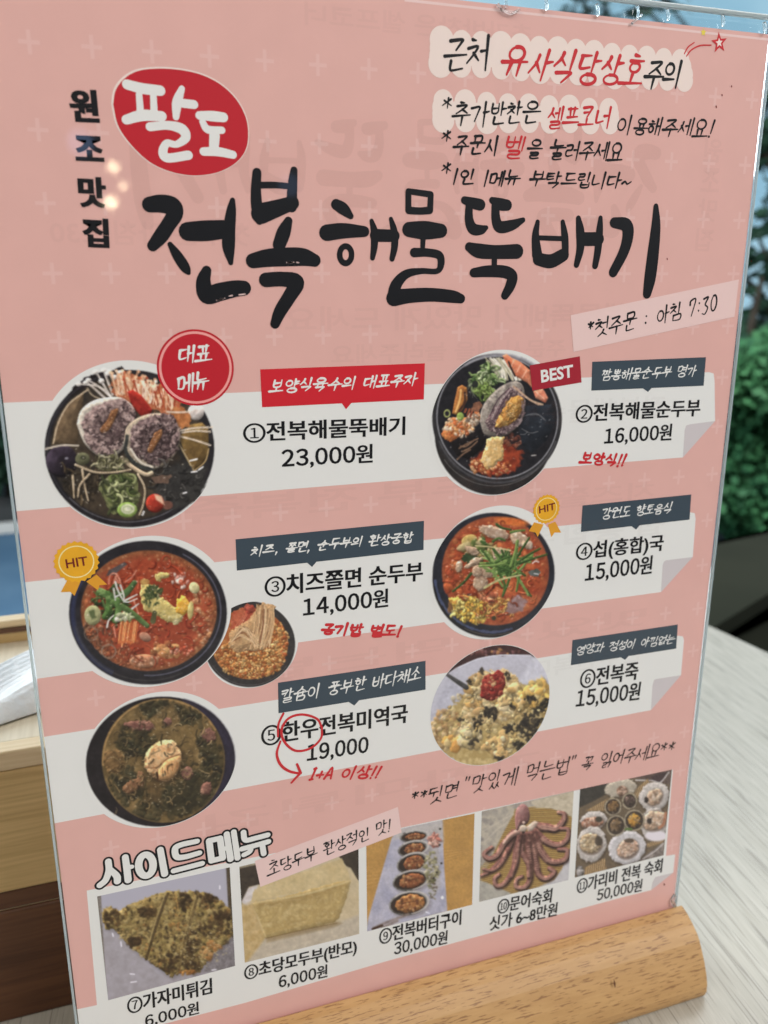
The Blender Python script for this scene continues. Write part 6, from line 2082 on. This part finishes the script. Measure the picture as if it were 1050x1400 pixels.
# ---- dish names and prices in gothic type
LINES = [('①전복해물뚝배기', (332.7, 606), (553, 595.5), (332.7, 578), '23,000원', (385, 642), (509, 634.3), (385, 613.5), 'first'),
         ('②전복해물순두부', (786, 578.5), (955.5, 569.8), (786, 553), '16,000원', (825.3, 610), (916.8, 603.5), (825.3, 585), 'second'),
         ('③치즈쫄면 순두부', (362, 817), (577, 795), (361, 788), '14,000원', (414.3, 845.5), (530, 831.5), (414, 817.5), 'third'),
         ('④섭(홍합)국', (786.2, 769.5), (905, 756.5), (786.2, 742), '15,000원', (799, 798), (890, 786), (798.6, 770.5), 'fourth'),
         ('⑤한우전복미역국', (357.3, 1021), (556.3, 989), (356.7, 992), '19,000', (419.3, 1044), (502.7, 1032), (418.3, 1018), 'fifth'),
         ('⑥전복죽', (791.7, 942), (870.5, 930), (791.7, 915.5), '15,000원', (786.2, 970), (873, 958.5), (786.2, 943), 'sixth'),
         ('⑦가자미튀김', (174.5, 1387), (289.5, 1359), (173, 1364), '6,000원', (199, 1406), (272, 1387), (196, 1388), 'seventh'),
         ('⑧초당모두부(반모)', (334, 1343), (487, 1306), (333, 1320), '6,000원', (381, 1353), (447, 1337), (379, 1334), 'eighth'),
         ('⑨전복버터구이', (518, 1292), (629.5, 1265), (517.5, 1270), '30,000원', (538, 1308), (610.5, 1291.5), (537, 1288), 'ninth'),
         ('⑩문어숙회', (679, 1250.5), (752.8, 1234.5), (678.5, 1230), '싯가 6~8만원', (668, 1273), (760.5, 1252), (667, 1254), 'tenth'),
         ('⑪가리비 전복 숙회', (787.5, 1222.5), (903.8, 1193.5), (787, 1202), '50,000원', (815, 1234), (876.2, 1219.5), (814.5, 1216), 'eleventh')]
for nm, a, b_, c, pr, d_, e_, f2, w_ in LINES:
    typed('dish_name', nm, a, b_, c, 6, M_BLACK, board, bold=0.016, strike=0.030, label='black printed name of the %s dish' % w_)
    typed('dish_price', pr, d_, e_, f2, 6, M_BLACK, board, bold=0.016, strike=0.022, label='black printed price of the %s dish' % w_)

# ---- handwriting
PK = dict(slant=.18, taper=.4, jit=.035)


def note(body, bl, br, tl, mat=M_BLACK, width=.55, seed=1, label=None, parent=None, level=6, **kw):
    k = dict(PK)
    k.update(kw)
    return penned('handwritten_note', body, bl, br, tl, level, mat, parent or board, width=width, seed=seed, label=label, **k)


def cloud(name, left, right, top_l, top_r, bot_l, bot_r, n, r, label):
    polys = []
    body = []
    for (pa, pb) in ((top_l, top_r), (bot_l, bot_r)):
        a, b2 = S(*pa), S(*pb)
        for i in range(n):
            c = a + (b2 - a) * i / (n - 1)
            polys.append(disc(c[0], c[1], r * R.uniform(.9, 1.1), 26))
    a, b2, c, d2 = S(*top_l), S(*top_r), S(*bot_r), S(*bot_l)
    polys.append(np.array([d2, c, b2, a]))
    for t in (.35, .7):
        for u, v in ((a, d2), (b2, c)):
            q = u + (v - u) * t
            polys.append(disc(q[0], q[1], r * 1.05, 26))
    return flat('cloud_patch', polys, 3, M_CREAM, board, label, join=True)


cloud('cloud', None, None, (604, 55), (930, 83), (602, 87), (936, 111), 14, 3.0, 'cream scalloped patch behind the top notice')
cloud('cloud', None, None, (606, 138), (832, 150), (606, 164), (834, 169), 9, 2.9, 'cream scalloped patch behind the second notice')
note('근처', (609, 98), (670, 96), (612, 50), width=.75, seed=21, label='black brush word starting the top notice')
note('유사식당상호', (686, 107), (878, 121), (691, 60), M_REDTEXT, .85, 22, 'red brush words in the middle of the top notice', slant=.3)
note('주의', (880, 121), (928, 125), (882, 79), width=.8, seed=23, label='black brush word ending the top notice')
for (x, y) in ((611, 141), (610, 186), (610, 230)):
    note('*', (x - 6, y + 7), (x + 6, y + 7), (x - 6, y - 7), width=.45, seed=5, label='black asterisk starting a notice line')
note('추가반찬은', (619, 174), (739, 173), (620, 139), width=.58, seed=24, label='black handwriting starting the second notice')
note('셀프코너', (749, 176), (834, 177), (750, 145), M_REDTEXT, .62, 25, 'red handwriting in the second notice')
note('이용해주세요!', (844, 184), (975, 189), (845, 157), width=.55, seed=26, label='black handwriting ending the second notice')
note('주문시', (620, 212), (680, 213), (620, 185), width=.58, seed=27, label='black handwriting starting the third notice')
note('벨', (692, 216), (716, 218), (692, 185), M_REDTEXT, .55, 28, 'red handwritten word in the third notice')
note('을 눌러주세요', (721, 217), (850, 221), (721, 190), width=.55, seed=29, label='black handwriting ending the third notice')
note('1인 1메뉴 부탁드립니다~', (620, 254), (862, 260), (621, 229), width=.55, seed=30, label='black handwriting of the fourth notice line')

note('보양식!!', (791.7, 634.5), (853, 638.5), (792.6, 617), M_REDTEXT, .72, 31, 'red felt pen note under the second dish', taper=.2, slant=.1)
note('공기밥 별도!', (439.3, 868.5), (546.3, 871), (439.3, 851), M_REDTEXT, .75, 32, 'red felt pen note under the third dish', taper=.15, slant=.1)
note('I+A 이상!!', (423.3, 1066), (518.3, 1064.5), (423.3, 1048), M_REDTEXT, .68, 33, 'red felt pen note under the fifth dish', taper=.15, slant=.2)
C5 = (330, 900, 3.0)
flat('pen_circle', traced([[(330, 285, 4.5), (310, 248, 4.5), (250, 230, 5), (195, 245, 5), (165, 290, 5), (175, 340, 5), (220, 378, 5), (280, 370, 5), (325, 330, 4.5), (330, 285, 4)],
                           [(172, 226, 4.5), (152, 270, 4.5), (150, 320, 4)], [(160, 340, 4), (145, 390, 5), (160, 435, 5.5), (195, 462, 5.5), (238, 472, 5)],
                           [(228, 434, 5), (243, 470, 5.5)], [(243, 470, 5), (225, 488, 5), (205, 510, 4)]], C5), 6.6, M_REDTEXT, board, 'red pen circle and arrow round the fifth dish name', join=True)
note('**뒷면', (564, 1105), (627, 1090), (564, 1083), width=.5, seed=41, label='black handwriting starting the line over the side dishes')
note('"맛있게 먹는법"', (636, 1088), (786, 1056), (636, 1062), width=.5, seed=42, label='black handwritten words in quotation marks')
note('꼭 읽어주세요', (795, 1055), (900, 1036), (795, 1034), width=.5, seed=43, label='black handwriting ending the line over the side dishes')
note('**', (903, 1028), (922, 1024), (903, 1017), width=.5, seed=44, label='two black asterisks ending the line')

s1 = flat('paper_strip', [[S(780, 431), S(1010, 382), S(1004, 433), S(784, 481)]], 5, M_STRIP, board, 'pale pink paper strip with the opening time')
note('*첫주문 : 아침 7:30', (806, 464), (980, 427), (806, 438), width=.55, seed=51, label='black handwriting of the opening time', parent=s1)
s2 = flat('paper_strip', [[S(348.3, 1177), S(544, 1103), S(549, 1138), S(356, 1212.3)]], 5, M_STRIP, board, 'pale pink paper strip over the tofu photo')
note('초당두부 환상적인 맛!', (366, 1199), (536, 1136), (362, 1180), width=.48, seed=52, label='black handwriting on the strip over the tofu photo', parent=s2)

# ---- shooting star
c = S(983, 58.5)


def star(c, r0, r1, rot):
    return [(c[0] + (r0 if i % 2 == 0 else r1) * math.cos(rot + math.pi * i / 5), c[1] + (r0 if i % 2 == 0 else r1) * math.sin(rot + math.pi * i / 5)) for i in range(10)]


so = flat('star_mark', [star(c, 2.75, 1.15, 1.75)], 6, M_REDTEXT, board, 'small red star at the top right of the sheet')
flat('star_centre', [star(c, 1.25, .55, 1.75)], 6.5, M_CREAM, so)
flat('star_mark', [star(S(961.5, 44.4), .95, .5, 1.6)], 6, M_YELLOW, board, 'tiny yellow star at the top right of the sheet')
flat('star_trail', traced([[(118, 245, 2.6), (135, 215, 3), (163, 194, 2.4)], [(128, 256, 2.6), (150, 228, 3), (190, 208, 3), (240, 206, 2.4)]], (900, 0, 3.333)), 6, M_REDTEXT, board, 'two thin red trails of the shooting star', join=True)
fl = [S(1000, 118), S(987, 130), S(979, 146), S(1027, 357), S(912, 354), S(908, 1209)]
for q, r_ in zip(fl, (.16, .18, .22, .12, .18, .3)):
    flat('ink_fleck', [disc(q[0], q[1], r_, 10, ry=r_ * 1.8, rot=.4)], 6, M_MAROON, board, 'small dark speck on the sheet')
flat('dry_brush_mark', traced([[(435, 715, 3), (455, 711, 4), (476, 704, 3)], [(500, 693, 3), (515, 690, 4)], [(550, 686, 3), (580, 683, 4)]], CA), 6.6, M_STRIP, board, 'white dry-brush marks under the first title syllable')
flat('dry_brush_mark', traced([[(795, 521, 3), (812, 522, 4), (830, 519, 3)], [(845, 520, 3), (856, 522, 3)]], CA), 6.6, M_STRIP, board, 'white dry-brush marks in the second title syllable')

bpy.data.objects.remove(TYPE_OBJ)
bpy.data.curves.remove(TYPE_CURVE)
